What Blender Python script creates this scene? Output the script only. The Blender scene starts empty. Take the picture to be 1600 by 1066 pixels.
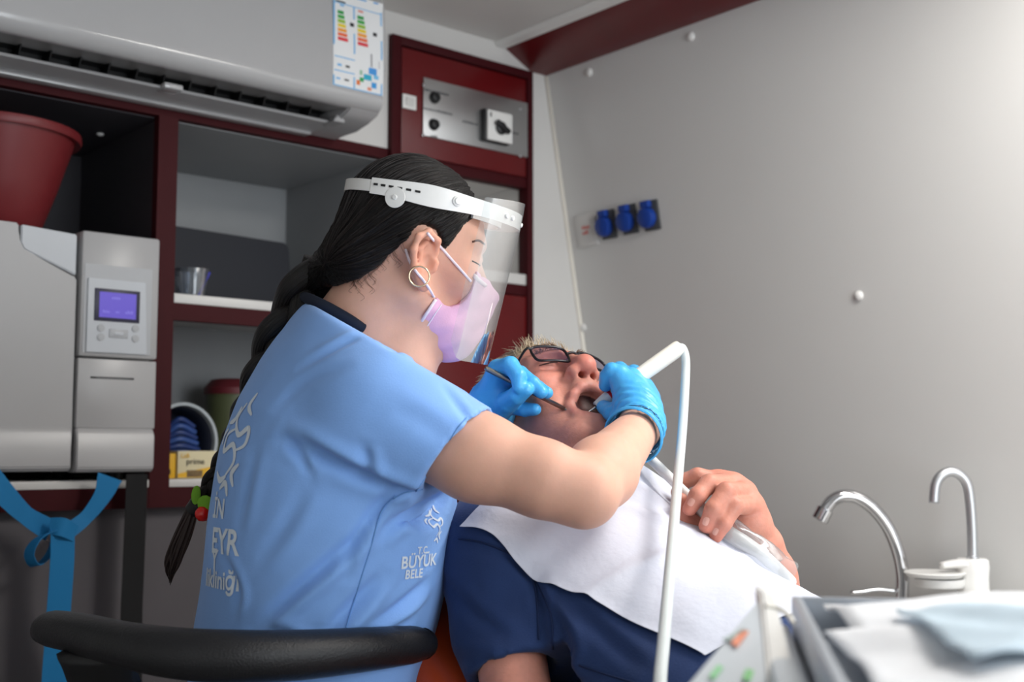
import bpy, bmesh, math, random
import numpy as np
from mathutils import Vector, Matrix
from mathutils.bvhtree import BVHTree
random.seed(7); np.random.seed(7)
SC = bpy.context.scene; COL = SC.collection

# ------------------------------------------------------------------ camera
FPX = 1868.0; YAW = math.radians(49.5); PITCH = math.atan(174/FPX); CZ = 1.08
fw = np.array([math.cos(YAW)*math.cos(PITCH), math.sin(YAW)*math.cos(PITCH), math.sin(PITCH)])
rt = np.array([math.sin(YAW), -math.cos(YAW), 0.0]); up = np.cross(rt, fw)
CAM = np.array([0, 0, CZ])
cd = bpy.data.cameras.new('camera'); cam = bpy.data.objects.new('camera', cd); COL.objects.link(cam)
cd.sensor_width = 36; cd.lens = FPX/1600*36; cd.clip_start = 0.02
cd.dof.use_dof = True; cd.dof.focus_distance = 1.55; cd.dof.aperture_fstop = 4.5
cam.matrix_world = Matrix(((rt[0], up[0], -fw[0], 0), (rt[1], up[1], -fw[1], 0), (rt[2], up[2], -fw[2], CZ), (0, 0, 0, 1)))
SC.camera = cam
vs = SC.view_settings
vs.view_transform = 'Standard'; vs.look = 'None'; vs.gamma = 1; vs.use_curve_mapping = False
vs.exposure = 0.52
# ------------------------------------------------------------------ light
w = bpy.data.worlds.new('world'); SC.world = w; w.use_nodes = True
w.node_tree.nodes['Background'].inputs[0].default_value = (0.82, 0.9, 1, 1)
w.node_tree.nodes['Background'].inputs[1].default_value = 0.6
def area(name, loc, look, sx, sy, energy, color):
    l = bpy.data.lights.new(name, 'AREA'); l.shape = 'RECTANGLE'; l.size = sx; l.size_y = sy; l.energy = energy; l.color = color
    o = bpy.data.objects.new(name, l); COL.objects.link(o); o.location = loc
    o.rotation_euler = (Vector(look)-Vector(loc)).to_track_quat('-Z', 'Y').to_euler()
    return o
area('door_daylight', (1.1, -1.62, 1.2), (1.3, 1.5, 1.2), 1.3, 1.8, 33, (0.90, 0.96, 1))
area('ceiling_lamp_light', (1.62, 0.40, 2.085), (1.62, 0.42, 0), 0.3, 0.9, 15, (1, 0.97, 0.92))

# ------------------------------------------------------------------ pixel helpers
def ray(x, y): return fw + rt*(x-800)/FPX + up*(533-y)/FPX
def P(x, y, d): return CAM + ray(x, y)*d
def onY(x, y, Y): q = ray(x, y); return CAM + q*(Y/q[1])
def onX(x, y, X): q = ray(x, y); return CAM + q*(X/q[0])
def onZ(x, y, Z): q = ray(x, y); return CAM + q*((Z-CZ)/q[2])
def onPlane(x, y, p0, n): q = ray(x, y); n = np.array(n); return CAM + q*(((np.array(p0)-CAM)@n)/(q@n))
WTILT = 0.185; WC = 2.4577
def wallx(z): return WC - WTILT*z
def onW(x, y): return onPlane(x, y, (WC, 0, 0), (1, 0, WTILT))

# ------------------------------------------------------------------ materials
def lin(c):
    return tuple(((v/255)/12.92 if v/255 <= .04045 else ((v/255+.055)/1.055)**2.4) for v in c)
MATS = {}
def mat(name, rgb, rough=0.5, metal=0, bump=0, bscale=50, var=0, vscale=8, spec=0.5, sss=0, emit=None, trans=0, ior=1.45, coat=0, stretch=None, attr=None, sheen=0, bdist=0.01):
    if name in MATS: return MATS[name]
    m = bpy.data.materials.new(name); m.use_nodes = True; N = m.node_tree.nodes; L = m.node_tree.links
    b = N['Principled BSDF']; c = lin(rgb)
    b.inputs['Base Color'].default_value = (*c, 1); b.inputs['Roughness'].default_value = rough
    b.inputs['Metallic'].default_value = metal; b.inputs['Specular IOR Level'].default_value = spec
    b.inputs['IOR'].default_value = ior; b.inputs['Transmission Weight'].default_value = trans
    b.inputs['Coat Weight'].default_value = coat
    if sheen: b.inputs['Sheen Weight'].default_value = sheen
    if sss:
        b.inputs['Subsurface Weight'].default_value = sss; b.inputs['Subsurface Radius'].default_value = (1, .35, .2); b.inputs['Subsurface Scale'].default_value = 0.006
    tc = N.new('ShaderNodeTexCoord'); mp = N.new('ShaderNodeMapping'); L.new(tc.outputs['Object'], mp.inputs[0])
    if stretch: mp.inputs['Scale'].default_value = stretch
    if attr and attr.startswith('uv:'):
        an = N.new('ShaderNodeAttribute'); an.attribute_name = attr[3:]; L.new(an.outputs['Vector'], mp.inputs[0])
    col = None
    if attr == 'Col':
        an = N.new('ShaderNodeAttribute'); an.attribute_name = 'Col'; col = an.outputs['Color']
    # gentle large-scale variation on every surface
    nz = N.new('ShaderNodeTexNoise'); nz.inputs['Scale'].default_value = vscale; nz.inputs['Detail'].default_value = 5; L.new(mp.outputs[0], nz.inputs['Vector'])
    vv = var if var else 0.03
    mr = N.new('ShaderNodeMapRange'); mr.inputs['To Min'].default_value = 1-vv; mr.inputs['To Max'].default_value = 1+vv
    mr.inputs['From Min'].default_value = .3; mr.inputs['From Max'].default_value = .7
    L.new(nz.outputs['Fac'], mr.inputs['Value'])
    mx = N.new('ShaderNodeMix'); mx.data_type = 'RGBA'; mx.blend_type = 'MULTIPLY'; mx.inputs['Factor'].default_value = 1
    if col: L.new(col, mx.inputs['A'])
    else: mx.inputs['A'].default_value = (*c, 1)
    L.new(mr.outputs[0], mx.inputs['B']); L.new(mx.outputs['Result'], b.inputs['Base Color'])
    if bump:
        n2 = N.new('ShaderNodeTexNoise'); n2.inputs['Scale'].default_value = bscale; n2.inputs['Detail'].default_value = 4; L.new(mp.outputs[0], n2.inputs['Vector'])
        bp = N.new('ShaderNodeBump'); bp.inputs['Strength'].default_value = bump; bp.inputs['Distance'].default_value = bdist
        L.new(n2.outputs['Fac'], bp.inputs['Height']); L.new(bp.outputs[0], b.inputs['Normal'])
    if emit:
        b.inputs['Emission Color'].default_value = (*lin(emit[0]), 1); b.inputs['Emission Strength'].default_value = emit[1]
    MATS[name] = m; return m
def clear_mat(name, rgb, gloss=0.06, rough=0.03, body=0.06, gcol=(1, 1, 1)):
    m = bpy.data.materials.new(name); m.use_nodes = True; N = m.node_tree.nodes; L = m.node_tree.links
    N.remove(N['Principled BSDF']); out = N['Material Output']
    t = N.new('ShaderNodeBsdfTransparent'); t.inputs[0].default_value = (*lin(rgb), 1)
    g = N.new('ShaderNodeBsdfGlossy'); g.inputs['Roughness'].default_value = rough; g.inputs['Color'].default_value = (*gcol, 1)
    d = N.new('ShaderNodeBsdfDiffuse'); d.inputs[0].default_value = (.8, .82, .84, 1)
    lw = N.new('ShaderNodeLayerWeight'); lw.inputs[0].default_value = 0.35
    mr = N.new('ShaderNodeMapRange'); mr.inputs['To Min'].default_value = gloss; mr.inputs['To Max'].default_value = 0.55; L.new(lw.outputs['Fresnel'], mr.inputs['Value'])
    a = N.new('ShaderNodeMixShader'); a.inputs[0].default_value = body; L.new(t.outputs[0], a.inputs[1]); L.new(d.outputs[0], a.inputs[2])
    b = N.new('ShaderNodeMixShader'); L.new(mr.outputs[0], b.inputs[0]); L.new(a.outputs[0], b.inputs[1]); L.new(g.outputs[0], b.inputs[2])
    L.new(b.outputs[0], out.inputs[0]); MATS[name] = m; return m

M_wall = mat('white_wall', (214, 213, 211), .28, var=.012, vscale=3, bump=.02, bscale=220)
M_ceil = mat('ceiling_panel', (214, 211, 208), .45, var=.015)
M_panel = mat('white_panel', (214, 212, 209), .35, var=.012)
M_red = mat('red_laminate', (96, 14, 18), .32, var=.05, vscale=12, bump=.02, bscale=300)
M_redd = mat('red_laminate_edge', (62, 12, 18), .6, var=.05, vscale=12, spec=.2)
M_shelfin = mat('shelf_inside', (150, 152, 154), .5, var=.03)
M_dark = mat('dark_lining', (58, 56, 62), .6, var=.06)
M_under = mat('dark_grey_lower_panel', (92, 88, 92), .6, var=.05)
M_floor = mat('vinyl_floor', (120, 118, 116), .5, var=.1, vscale=30)
M_alu = mat('aluminium', (190, 190, 190), .35, metal=.9)
M_acw = mat('ac_plastic', (174, 173, 174), .16, var=.01, coat=.3)
M_acg = mat('ac_grey_plastic', (176, 176, 178), .35)
M_black = mat('black_plastic', (22, 22, 24), .45)
M_blackp = mat('black_padded_vinyl', (24, 24, 27), .42, bump=.35, bscale=420, bdist=.002)
M_ster = mat('steriliser_plastic', (178, 177, 178), .3, var=.015)
M_sterg = mat('steriliser_grey', (178, 180, 184), .35)
M_sterp = mat('steriliser_pale', (196, 200, 206), .35)
M_white = mat('white_plastic', (236, 235, 232), .3, var=.01)
M_cream = mat('cream_plastic', (238, 233, 222), .35)
M_hose = mat('hose_pale_grey', (205, 212, 212), .4)
M_chrome = mat('chrome', (205, 205, 207), .08, metal=1)
M_satin = mat('satin_metal', (205, 207, 210), .42, metal=1)
M_steel = mat('steel_tool', (150, 146, 140), .28, metal=1, var=.08, vscale=200)
M_blue = mat('socket_blue', (22, 62, 150), .4)
M_dgrey = mat('socket_grey', (70, 72, 76), .5)
M_orange = mat('orange_vinyl', (196, 74, 30), .45, bump=.1, bscale=200, bdist=.002)
M_navy = mat('navy_cotton', (28, 52, 98), .85, bump=.25, bscale=500, var=.06, vscale=30, bdist=.002, sheen=.1)
M_shirt = mat('light_blue_cotton', (134, 179, 243), .8, bump=.2, bscale=600, var=.025, vscale=20, bdist=.0015, sheen=.15)
M_print = mat('white_print', (226, 236, 246), .7)
M_collar = mat('navy_knit', (22, 30, 48), .9)
M_pants = mat('blue_scrub_trousers', (70, 110, 170), .85)
M_jean = mat('dark_denim', (36, 44, 66), .9, var=.1, vscale=60)
M_shoe = mat('white_clog', (225, 225, 222), .5)
M_shoe2 = mat('brown_shoe', (70, 48, 36), .5)
M_skinA = mat('skin_warm', (220, 170, 148), .55, spec=.35, sss=.25, attr='Col', var=.035, vscale=60, bump=.08, bscale=300, bdist=.002)
M_skinB = mat('skin_ruddy', (205, 135, 118), .5, spec=.4, sss=.25, attr='Col', var=.07, vscale=90, bump=.18, bscale=260, bdist=.0025)
M_hair = mat('dark_hair', (15, 11, 11), .40, attr='uv:flow', stretch=(1, 1, 1), bump=.9, bscale=1, var=.35, vscale=1, bdist=.004, spec=.35)
M_hair2 = mat('braided_dark_hair', (18, 14, 13), .45, attr='uv:flow', bump=.8, bscale=1, var=.3, vscale=1, bdist=.003)
M_greyhair = mat('grey_blond_hair', (176, 156, 128), .6, var=.25, vscale=120)
M_glove = mat('blue_nitrile', (76, 174, 234), .36, var=.04, vscale=40, bump=.25, bscale=130, bdist=.003, sss=.05)
M_mask = mat('pink_mask_fabric', (230, 180, 210), .85, bump=.3, bscale=500, var=.03, vscale=50, bdist=.001)
M_maskw = mat('white_mask_binding', (238, 226, 236), .85)
M_gold = mat('gold', (222, 200, 168), .2, metal=1)
M_paper = mat('white_paper', (208, 211, 224), .85, bump=.3, bscale=90, bdist=.003, var=.015)
M_pouch = mat('white_pouch', (246, 248, 252), .7, bump=.2, bscale=60, bdist=.004)
M_bluemask = mat('pale_blue_mask', (212, 231, 244), .8, bump=.2, bscale=80, bdist=.003)
M_strapb = mat('blue_strap', (18, 120, 178), .7, bump=.2, bscale=400, bdist=.001)
M_strapk = mat('black_strap', (20, 20, 22), .8, bump=.2, bscale=400, bdist=.001)
M_bucket = mat('dark_red_bucket', (116, 36, 40), .42, var=.04)
M_green = mat('felt_green', (120, 176, 50), .9, bump=.3, bscale=300, bdist=.002)
M_cherry = mat('cherry_red', (220, 26, 22), .2, coat=.5)
M_clear = clear_mat('clear_visor', (240, 243, 244), .035, .03, .03)
M_lens = clear_mat('spectacle_lens', (232, 228, 238), .10, .04, .0, (.78, .58, 1))
M_cup = clear_mat('clear_plastic_cup', (225, 230, 236), .03, .12, .05)
M_film = clear_mat('clear_film', (238, 240, 242), .1, .12, .12)
M_glass = M_film
M_navybox = mat('navy_board', (17, 21, 33), .6)

# ------------------------------------------------------------------ mesh helpers
def link(o): COL.objects.link(o); return o
def tag(o, label=None, cat=None, group=None, kind=None):
    if label: o['label'] = label
    if cat: o['category'] = cat
    if group: o['group'] = group
    if kind: o['kind'] = kind
    return o
def empty(name, loc, label, cat, group=None):
    o = bpy.data.objects.new(name, None); link(o); o.location = tuple(loc); o.empty_display_size = .05
    return tag(o, label, cat, group)
def root_loc(p):
    l = Vector((0, 0, 0))
    while p is not None: l += p.location; p = p.parent
    return l
def obj(name, verts, faces, m, parent=None, smooth=True, sharp=None):
    v = np.asarray(verts, float)
    lo, hi = v.min(0), v.max(0); c = np.array([(lo[0]+hi[0])/2, (lo[1]+hi[1])/2, lo[2]])
    me = bpy.data.meshes.new(name); me.from_pydata((v-c).tolist(), [], [list(map(int, f)) for f in faces]); me.update()
    if smooth: me.polygons.foreach_set('use_smooth', [True]*len(me.polygons))
    if sharp: me.set_sharp_from_angle(angle=math.radians(sharp))
    o = bpy.data.objects.new(name, me); link(o)
    for mm in (m if isinstance(m, list) else [m]): me.materials.append(mm)
    o.location = Vector(c.tolist()) - root_loc(parent)
    if parent: o.parent = parent
    return o
def bm_obj(name, bm, m, parent=None, smooth=True, sharp=35):
    bmesh.ops.recalc_face_normals(bm, faces=bm.faces)
    bm.verts.index_update()
    v = [tuple(x.co) for x in bm.verts]; f = [[x.index for x in q.verts] for q in bm.faces]
    bm.free(); return obj(name, v, f, m, parent, smooth, sharp)
def bm_box(bm, lo, hi, bev=0.0, seg=2, mtx=None):
    r = bmesh.ops.create_cube(bm, size=1); vs_ = r['verts']
    for v in vs_:
        v.co = Vector([(lo[i]+hi[i])/2 + v.co[i]*(hi[i]-lo[i]) for i in range(3)])
    if bev > 0:
        es = list({e for v in vs_ for e in v.link_edges})
        q = bmesh.ops.bevel(bm, geom=es, offset=bev, segments=seg, affect='EDGES', profile=.5); vs_ = list({v for f in q['faces'] for v in f.verts} | {v for v in vs_ if v.is_valid})
    if mtx is not None:
        for v in vs_: v.co = mtx @ v.co
    return vs_
def box(name, lo, hi, m, parent=None, bev=0.0, mtx=None, seg=2):
    bm = bmesh.new(); bm_box(bm, lo, hi, bev, seg, mtx); return bm_obj(name, bm, m, parent, True, 30)
def prism(name, poly, axis, a, b, m, parent=None, bev=0, smooth=True, sharp=30):
    """poly: 2-D outline in the other two axes (in order), extruded along axis from a to b"""
    ax = 'xyz'.index(axis); oth = [i for i in range(3) if i != ax]
    bm = bmesh.new(); rings = []
    for t in (a, b):
        ring = []
        for p in poly:
            c = [0, 0, 0]; c[ax] = t; c[oth[0]] = p[0]; c[oth[1]] = p[1]; ring.append(bm.verts.new(c))
        rings.append(ring)
    n = len(poly)
    for i in range(n): bm.faces.new((rings[0][i], rings[0][(i+1) % n], rings[1][(i+1) % n], rings[1][i]))
    bm.faces.new(rings[0][::-1]); bm.faces.new(rings[1])
    if bev: bmesh.ops.bevel(bm, geom=bm.edges[:], offset=bev, segments=2, affect='EDGES')
    return bm_obj(name, bm, m, parent, smooth, sharp)
def catmull(pts, n=8):
    p = np.array(pts, float); 
    if len(p) < 3: return p
    q = np.vstack([2*p[0]-p[1], p, 2*p[-1]-p[-2]]); out = []
    for i in range(len(p)-1):
        a, b, c, d = q[i:i+4]
        for t in np.linspace(0, 1, n, endpoint=False):
            out.append(.5*((2*b)+(-a+c)*t+(2*a-5*b+4*c-d)*t*t+(-a+3*b-3*c+d)*t**3))
    out.append(p[-1]); return np.array(out)
def tube_geo(pts, rad, seg=12, cap=True, flat=None):
    """rad scalar or list; flat=(dirvec, ratio) squashes along dirvec"""
    p = np.array(pts, float); n = len(p); r = np.full(n, rad) if np.isscalar(rad) else np.interp(np.linspace(0, 1, n), np.linspace(0, 1, len(rad)), rad)
    T = np.gradient(p, axis=0); T /= np.linalg.norm(T, axis=1)[:, None]+1e-12
    ref = np.array([0, 0, 1.]) if abs(T[0][2]) < .9 else np.array([1., 0, 0])
    U = np.cross(T[0], ref); U /= np.linalg.norm(U); V = []; F = []
    for i in range(n):
        U = U - T[i]*(U@T[i]); U /= np.linalg.norm(U); W = np.cross(T[i], U)
        for k in range(seg):
            a = 2*math.pi*k/seg; o = (U*math.cos(a)+W*math.sin(a))*r[i]
            if flat is not None:
                fd = np.array(flat[0], float); fd = fd-T[i]*(fd@T[i]); fd /= np.linalg.norm(fd)+1e-9; o = o-fd*(o@fd)*(1-flat[1])
            V.append(p[i]+o)
    for i in range(n-1):
        for k in range(seg): F.append((i*seg+k, i*seg+(k+1) % seg, (i+1)*seg+(k+1) % seg, (i+1)*seg+k))
    if cap: F.append(tuple(range(seg))[::-1]); F.append(tuple(range((n-1)*seg, n*seg)))
    return V, F
def tube(name, pts, rad, m, parent=None, seg=12, smooth_n=8, flat=None, closed=False):
    p = catmull(pts, smooth_n) if smooth_n > 1 else np.array(pts)
    V, F = tube_geo(p, rad, seg, True, flat); return obj(name, V, F, m, parent, True, 40)
def join_geo(lst):
    V = []; F = []
    for v, f in lst:
        b = len(V); V += list(map(tuple, v)); F += [tuple(i+b for i in q) for q in f]
    return V, F
def lathe_geo(prof, c, axis=(0, 0, 1), seg=32):
    """prof list of (radius, height) ; revolve round axis at c"""
    a = np.array(axis, float); a /= np.linalg.norm(a); ref = np.array([1., 0, 0]) if abs(a[0]) < .9 else np.array([0, 1., 0])
    U = np.cross(a, ref); U /= np.linalg.norm(U); W = np.cross(a, U); c = np.array(c, float); V = []; F = []; n = len(prof)
    for (r, h) in prof:
        for k in range(seg):
            t = 2*math.pi*k/seg; V.append(c+a*h+(U*math.cos(t)+W*math.sin(t))*max(r, 1e-5))
    for i in range(n-1):
        for k in range(seg): F.append((i*seg+k, i*seg+(k+1) % seg, (i+1)*seg+(k+1) % seg, (i+1)*seg+k))
    return V, F
def lathe(name, prof, c, m, parent=None, axis=(0, 0, 1), seg=32, sharp=35):
    V, F = lathe_geo(prof, c, axis, seg); return obj(name, V, F, m, parent, True, sharp)
def quad(name, pts, m, parent=None, thick=0.0008):
    p = np.array(pts, float); n = np.cross(p[1]-p[0], p[3]-p[0]); n /= np.linalg.norm(n)
    V = list(p)+list(p+n*thick); k = len(p)
    F = [tuple(range(k))[::-1], tuple(range(k, 2*k))]+[(i, (i+1) % k, k+(i+1) % k, k+i) for i in range(k)]
    return obj(name, V, F, m, parent, False)
def text_geo(s, size, res=3, bold=0.0):
    cu = bpy.data.curves.new('t', 'FONT'); cu.body = s; cu.offset = bold*size; cu.size = size; cu.align_x = 'LEFT'; cu.resolution_u = res
    o = bpy.data.objects.new('t', cu); COL.objects.link(o); dg = bpy.context.evaluated_depsgraph_get(); dg.update()
    me = bpy.data.meshes.new_from_object(o.evaluated_get(dg)); bpy.data.objects.remove(o)
    v = np.array([tuple(x.co) for x in me.vertices]); f = [tuple(p.vertices) for p in me.polygons]; bpy.data.meshes.remove(me); bpy.data.curves.remove(cu)
    return v, f
def text_on(name, s, size, o, ux, uy, m, parent, bold=0):
    """flat lettering at point o along ux (reading) and uy (up)"""
    v, f = text_geo(s, size); ux = np.array(ux, float); uy = np.array(uy, float)
    W = np.array(o)+v[:, :1]*ux+v[:, 1:2]*uy
    return obj(name, W, f, m, parent, False)

# ------------------------------------------------------------------ implicit surfaces
class Fld:
    def __init__(s, lo, hi, h):
        s.lo = np.array(lo, np.float32); s.h = h; s.n = np.ceil((np.array(hi)-np.array(lo))/h).astype(int)+1
        s.ax = [s.lo[i]+h*np.arange(s.n[i], dtype=np.float32) for i in range(3)]
        s.F = np.full(s.n, 1.0, np.float32)
    def sl(s, lo, hi):
        out = []
        for i in range(3):
            a = max(0, int((lo[i]-s.lo[i])/s.h)-1); b = min(s.n[i], int((hi[i]-s.lo[i])/s.h)+3)
            if b <= a: return None
            out.append(slice(a, b))
        return tuple(out)
    def grid(s, sl): return (s.ax[0][sl[0]][:, None, None], s.ax[1][sl[1]][None, :, None], s.ax[2][sl[2]][None, None, :])
    def add(s, prim, k=0.01, off=0.0):
        fn, lo, hi = prim; mgn = k+2*s.h+abs(off); sl = s.sl(lo-mgn, hi+mgn)
        if sl is None: return s
        d = fn(*s.grid(sl))-off; a = s.F[sl]
        if k > 0:
            h = np.maximum(k-np.abs(a-d), 0)/k; s.F[sl] = np.minimum(a, d)-h*h*k*.25
        else: s.F[sl] = np.minimum(a, d)
        return s
    def sub(s, prim, k=0.005):
        fn, lo, hi = prim; mgn = k+2*s.h; sl = s.sl(lo-mgn, hi+mgn)
        if sl is None: return s
        d = -fn(*s.grid(sl)); a = s.F[sl]
        if k > 0:
            h = np.maximum(k-np.abs(a-d), 0)/k; s.F[sl] = np.maximum(a, d)+h*h*k*.25
        else: s.F[sl] = np.maximum(a, d)
        return s
    def clip(s, p, n, k=0):
        n = np.array(n, float); n /= np.linalg.norm(n); X, Y, Z = s.grid((slice(None),)*3)
        d = (X-p[0])*n[0]+(Y-p[1])*n[1]+(Z-p[2])*n[2]
        if k > 0:
            h = np.maximum(k-np.abs(s.F-d), 0)/k; s.F = np.maximum(s.F, d)+h*h*k*.25
        else: s.F = np.maximum(s.F, d)
        return s
    def mesh(s):
        return nets(s.F, s.lo, s.h)
def nets(F, lo, h):
    I = F < 0; nx, ny, nz = F.shape
    cnt = np.zeros((nx-1, ny-1, nz-1), np.int8)
    for a in (0, 1):
        for b in (0, 1):
            for c in (0, 1): cnt += I[a:nx-1+a, b:ny-1+b, c:nz-1+c]
    act = np.argwhere((cnt > 0) & (cnt < 8)); idx = np.full(cnt.shape, -1, np.int32); idx[tuple(act.T)] = np.arange(len(act))
    acc = np.zeros((len(act), 3)); num = np.zeros(len(act)); cor = [(a, b, c) for a in (0, 1) for b in (0, 1) for c in (0, 1)]
    val = {c: F[act[:, 0]+c[0], act[:, 1]+c[1], act[:, 2]+c[2]] for c in cor}
    for c in cor:
        for ax in range(3):
            if c[ax] == 0:
                e = list(c); e[ax] = 1; e = tuple(e); u, v = val[c], val[e]; m = (u < 0) != (v < 0)
                t = np.where(m, u/np.where(m, u-v, 1), 0); pos = np.tile(np.array(c, float), (len(act), 1)); pos[:, ax] += t
                acc[m] += pos[m]; num[m] += 1
    V = lo+h*(act+acc/num[:, None]); faces = []
    for ax in range(3):
        o1, o2 = [(1, 2), (2, 0), (0, 1)][ax]
        s0 = [slice(None)]*3; s1 = [slice(None)]*3; s0[ax] = slice(0, -1); s1[ax] = slice(1, None)
        A = I[tuple(s0)]; B = I[tuple(s1)]; e = np.argwhere(A != B); inside = A[tuple(e.T)]
        ok = (e[:, o1] > 0) & (e[:, o2] > 0) & (e[:, o1] < F.shape[o1]-1) & (e[:, o2] < F.shape[o2]-1); e = e[ok]; inside = inside[ok]
        def g(d1, d2):
            q = e.copy(); q[:, o1] -= d1; q[:, o2] -= d2; return idx[tuple(q.T)]
        Q = np.stack([g(1, 1), g(0, 1), g(0, 0), g(1, 0)], 1); Q[~inside] = Q[~inside][:, ::-1]; faces.append(Q)
    return V, np.concatenate(faces)
def rc(a, b, ra, rb, n=None, s=1.0):
    a = np.array(a, float); b = np.array(b, float); ba = b-a; L2 = ba@ba+1e-12; R = max(ra, rb)
    if n is not None: n = np.array(n, float)/np.linalg.norm(n)
    def fn(X, Y, Z):
        t = np.clip(((X-a[0])*ba[0]+(Y-a[1])*ba[1]+(Z-a[2])*ba[2])/L2, 0, 1)
        x = X-a[0]-t*ba[0]; y = Y-a[1]-t*ba[1]; z = Z-a[2]-t*ba[2]
        if n is not None:
            q = (x*n[0]+y*n[1]+z*n[2])*(s-1); x = x+q*n[0]; y = y+q*n[1]; z = z+q*n[2]
            return (np.sqrt(x*x+y*y+z*z)-(ra+(rb-ra)*t))/max(1, s)*1.0
        return np.sqrt(x*x+y*y+z*z)-(ra+(rb-ra)*t)
    e = R*max(1, 1/s if s < 1 else 1)
    return fn, np.minimum(a, b)-e, np.maximum(a, b)+e
def sph(c, r): return rc(c, np.array(c)+1e-6, r, r)
def ell(c, rad, R=None):
    c = np.array(c, float); rad = np.array(rad, float); R = np.eye(3) if R is None else np.array(R, float)
    def fn(X, Y, Z):
        x, y, z = X-c[0], Y-c[1], Z-c[2]
        q = [(x*R[0, i]+y*R[1, i]+z*R[2, i]) for i in range(3)]
        k0 = np.sqrt(sum((q[i]/rad[i])**2 for i in range(3)))+1e-9; k1 = np.sqrt(sum((q[i]/rad[i]**2)**2 for i in range(3)))+1e-9
        return k0*(k0-1)/k1
    e = rad.max(); return fn, c-e, c+e
def rbox(c, half, R=None, rnd=.005):
    c = np.array(c, float); half = np.array(half, float)-rnd; R = np.eye(3) if R is None else np.array(R, float)
    def fn(X, Y, Z):
        x, y, z = X-c[0], Y-c[1], Z-c[2]; q = [np.abs(x*R[0, i]+y*R[1, i]+z*R[2, i])-half[i] for i in range(3)]
        return np.sqrt(sum(np.maximum(v, 0)**2 for v in q))+np.minimum(np.maximum(np.maximum(q[0], q[1]), q[2]), 0)-rnd
    e = np.linalg.norm(half)+rnd; return fn, c-e, c+e
def chain(pts, rads, n=None, s=1.0):
    out = []
    for i in range(len(pts)-1): out.append(rc(pts[i], pts[i+1], rads[i], rads[i+1], n, s))
    return out
def poly2d(A, B, poly):
    """signed distance to polygon in the (A,B) plane, negative inside"""
    A, B = np.broadcast_arrays(A, B); d = np.full(A.shape, 1e9, np.float32); ins = np.zeros(A.shape, bool); n = len(poly)
    for i in range(n):
        x0, y0 = poly[i]; x1, y1 = poly[(i+1) % n]; ex, ey = x1-x0, y1-y0; wx, wy = A-x0, B-y0
        t = np.clip((wx*ex+wy*ey)/(ex*ex+ey*ey+1e-12), 0, 1); d = np.minimum(d, (wx-ex*t)**2+(wy-ey*t)**2)
        c = ((y0 > B) != (y1 > B)) & (A < (x1-x0)*(B-y0)/((y1-y0) if abs(y1-y0) > 1e-9 else 1e-9)+x0); ins ^= c
    d = np.sqrt(d); return np.where(ins, -d, d)
def normals_of(V, F):
    V = np.asarray(V); F = np.asarray(F); n = np.cross(V[F[:, 2]]-V[F[:, 0]], V[F[:, 3]]-V[F[:, 1]]); N = np.zeros_like(V)
    for i in range(4): np.add.at(N, F[:, i], n)
    return N/(np.linalg.norm(N, axis=1)[:, None]+1e-12)
def relax(V, F, it=2, lam=.5):
    V = np.array(V, float); F = np.asarray(F); 
    for _ in range(it):
        S = np.zeros_like(V); c = np.zeros(len(V))
        for i in range(4):
            j = F[:, (i+1) % 4]; np.add.at(S, F[:, i], V[j]); np.add.at(c, F[:, i], 1); np.add.at(S, j, V[F[:, i]]); np.add.at(c, j, 1)
        V = np.where(c[:, None] > 0, V*(1-lam)+lam*S/np.maximum(c, 1)[:, None], V)
    return V
def set_col(o, cols):
    a = o.data.color_attributes.new('Col', 'FLOAT_COLOR', 'POINT'); c = np.ones((len(cols), 4), np.float32); c[:, :3] = cols; a.data.foreach_set('color', c.ravel())
def set_vec(o, name, vec):
    a = o.data.attributes.new(name, 'FLOAT_VECTOR', 'POINT'); a.data.foreach_set('vector', np.asarray(vec, np.float32).ravel())
def bvh_of(V, F): return BVHTree.FromPolygons([tuple(v) for v in V], [tuple(map(int, f)) for f in F])
def sstep(x, a, b): t = np.clip((x-a)/(b-a), 0, 1); return t*t*(3-2*t)

def folds(V, N, hitf, lst):
    """push cloth vertices in and out along fold lines drawn on its surface: (pixel polyline, depth, width, ridge)"""
    V = V.copy(); D = np.zeros(len(V))
    for pts, A, w_, rg in lst:
        p2 = catmull(pts, 8); p3 = [hitf(x, y) for x, y in p2]; p3 = np.array([p for p in p3 if p is not None])
        if len(p3) < 4: continue
        for _ in range(2): p3[1:-1] = (p3[:-2]+2*p3[1:-1]+p3[2:])/4
        lo, hi = p3.min(0)-4*w_, p3.max(0)+4*w_; idx = np.where(np.all((V > lo) & (V < hi), axis=1))[0]
        if len(idx) == 0: continue
        q = V[idx]; best = np.full(len(q), 1e9); sg = np.zeros(len(q)); tt = np.zeros(len(q)); n = len(p3)
        for i in range(n-1):
            a, b = p3[i], p3[i+1]; ba = b-a; t = np.clip(((q-a)@ba)/(ba@ba+1e-12), 0, 1); r = q-a-t[:, None]*ba; d = np.linalg.norm(r, axis=1)
            side = np.cross(ba, fw); side /= np.linalg.norm(side)+1e-9
            m = d < best; best[m] = d[m]; sg[m] = np.sign((r@side))[m]; tt[m] = (i+t[m])/(n-1)
        x = sg*best/w_; tap = np.sin(np.pi*np.clip(tt, .02, .98))**.6
        D[idx] += tap*A*(-np.exp(-x*x)+rg*np.exp(-(np.abs(x)-1.7)**2)*(.6+.4*np.sign(x)))
    return V+N*D[:, None]
def on_b(bv, x, y, off):
    q_ = ray(x, y); q_ = q_/np.linalg.norm(q_); r_ = bv.ray_cast(Vector(CAM), Vector(q_)); return None if r_[0] is None else np.array(r_[0])-q_*off
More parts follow.
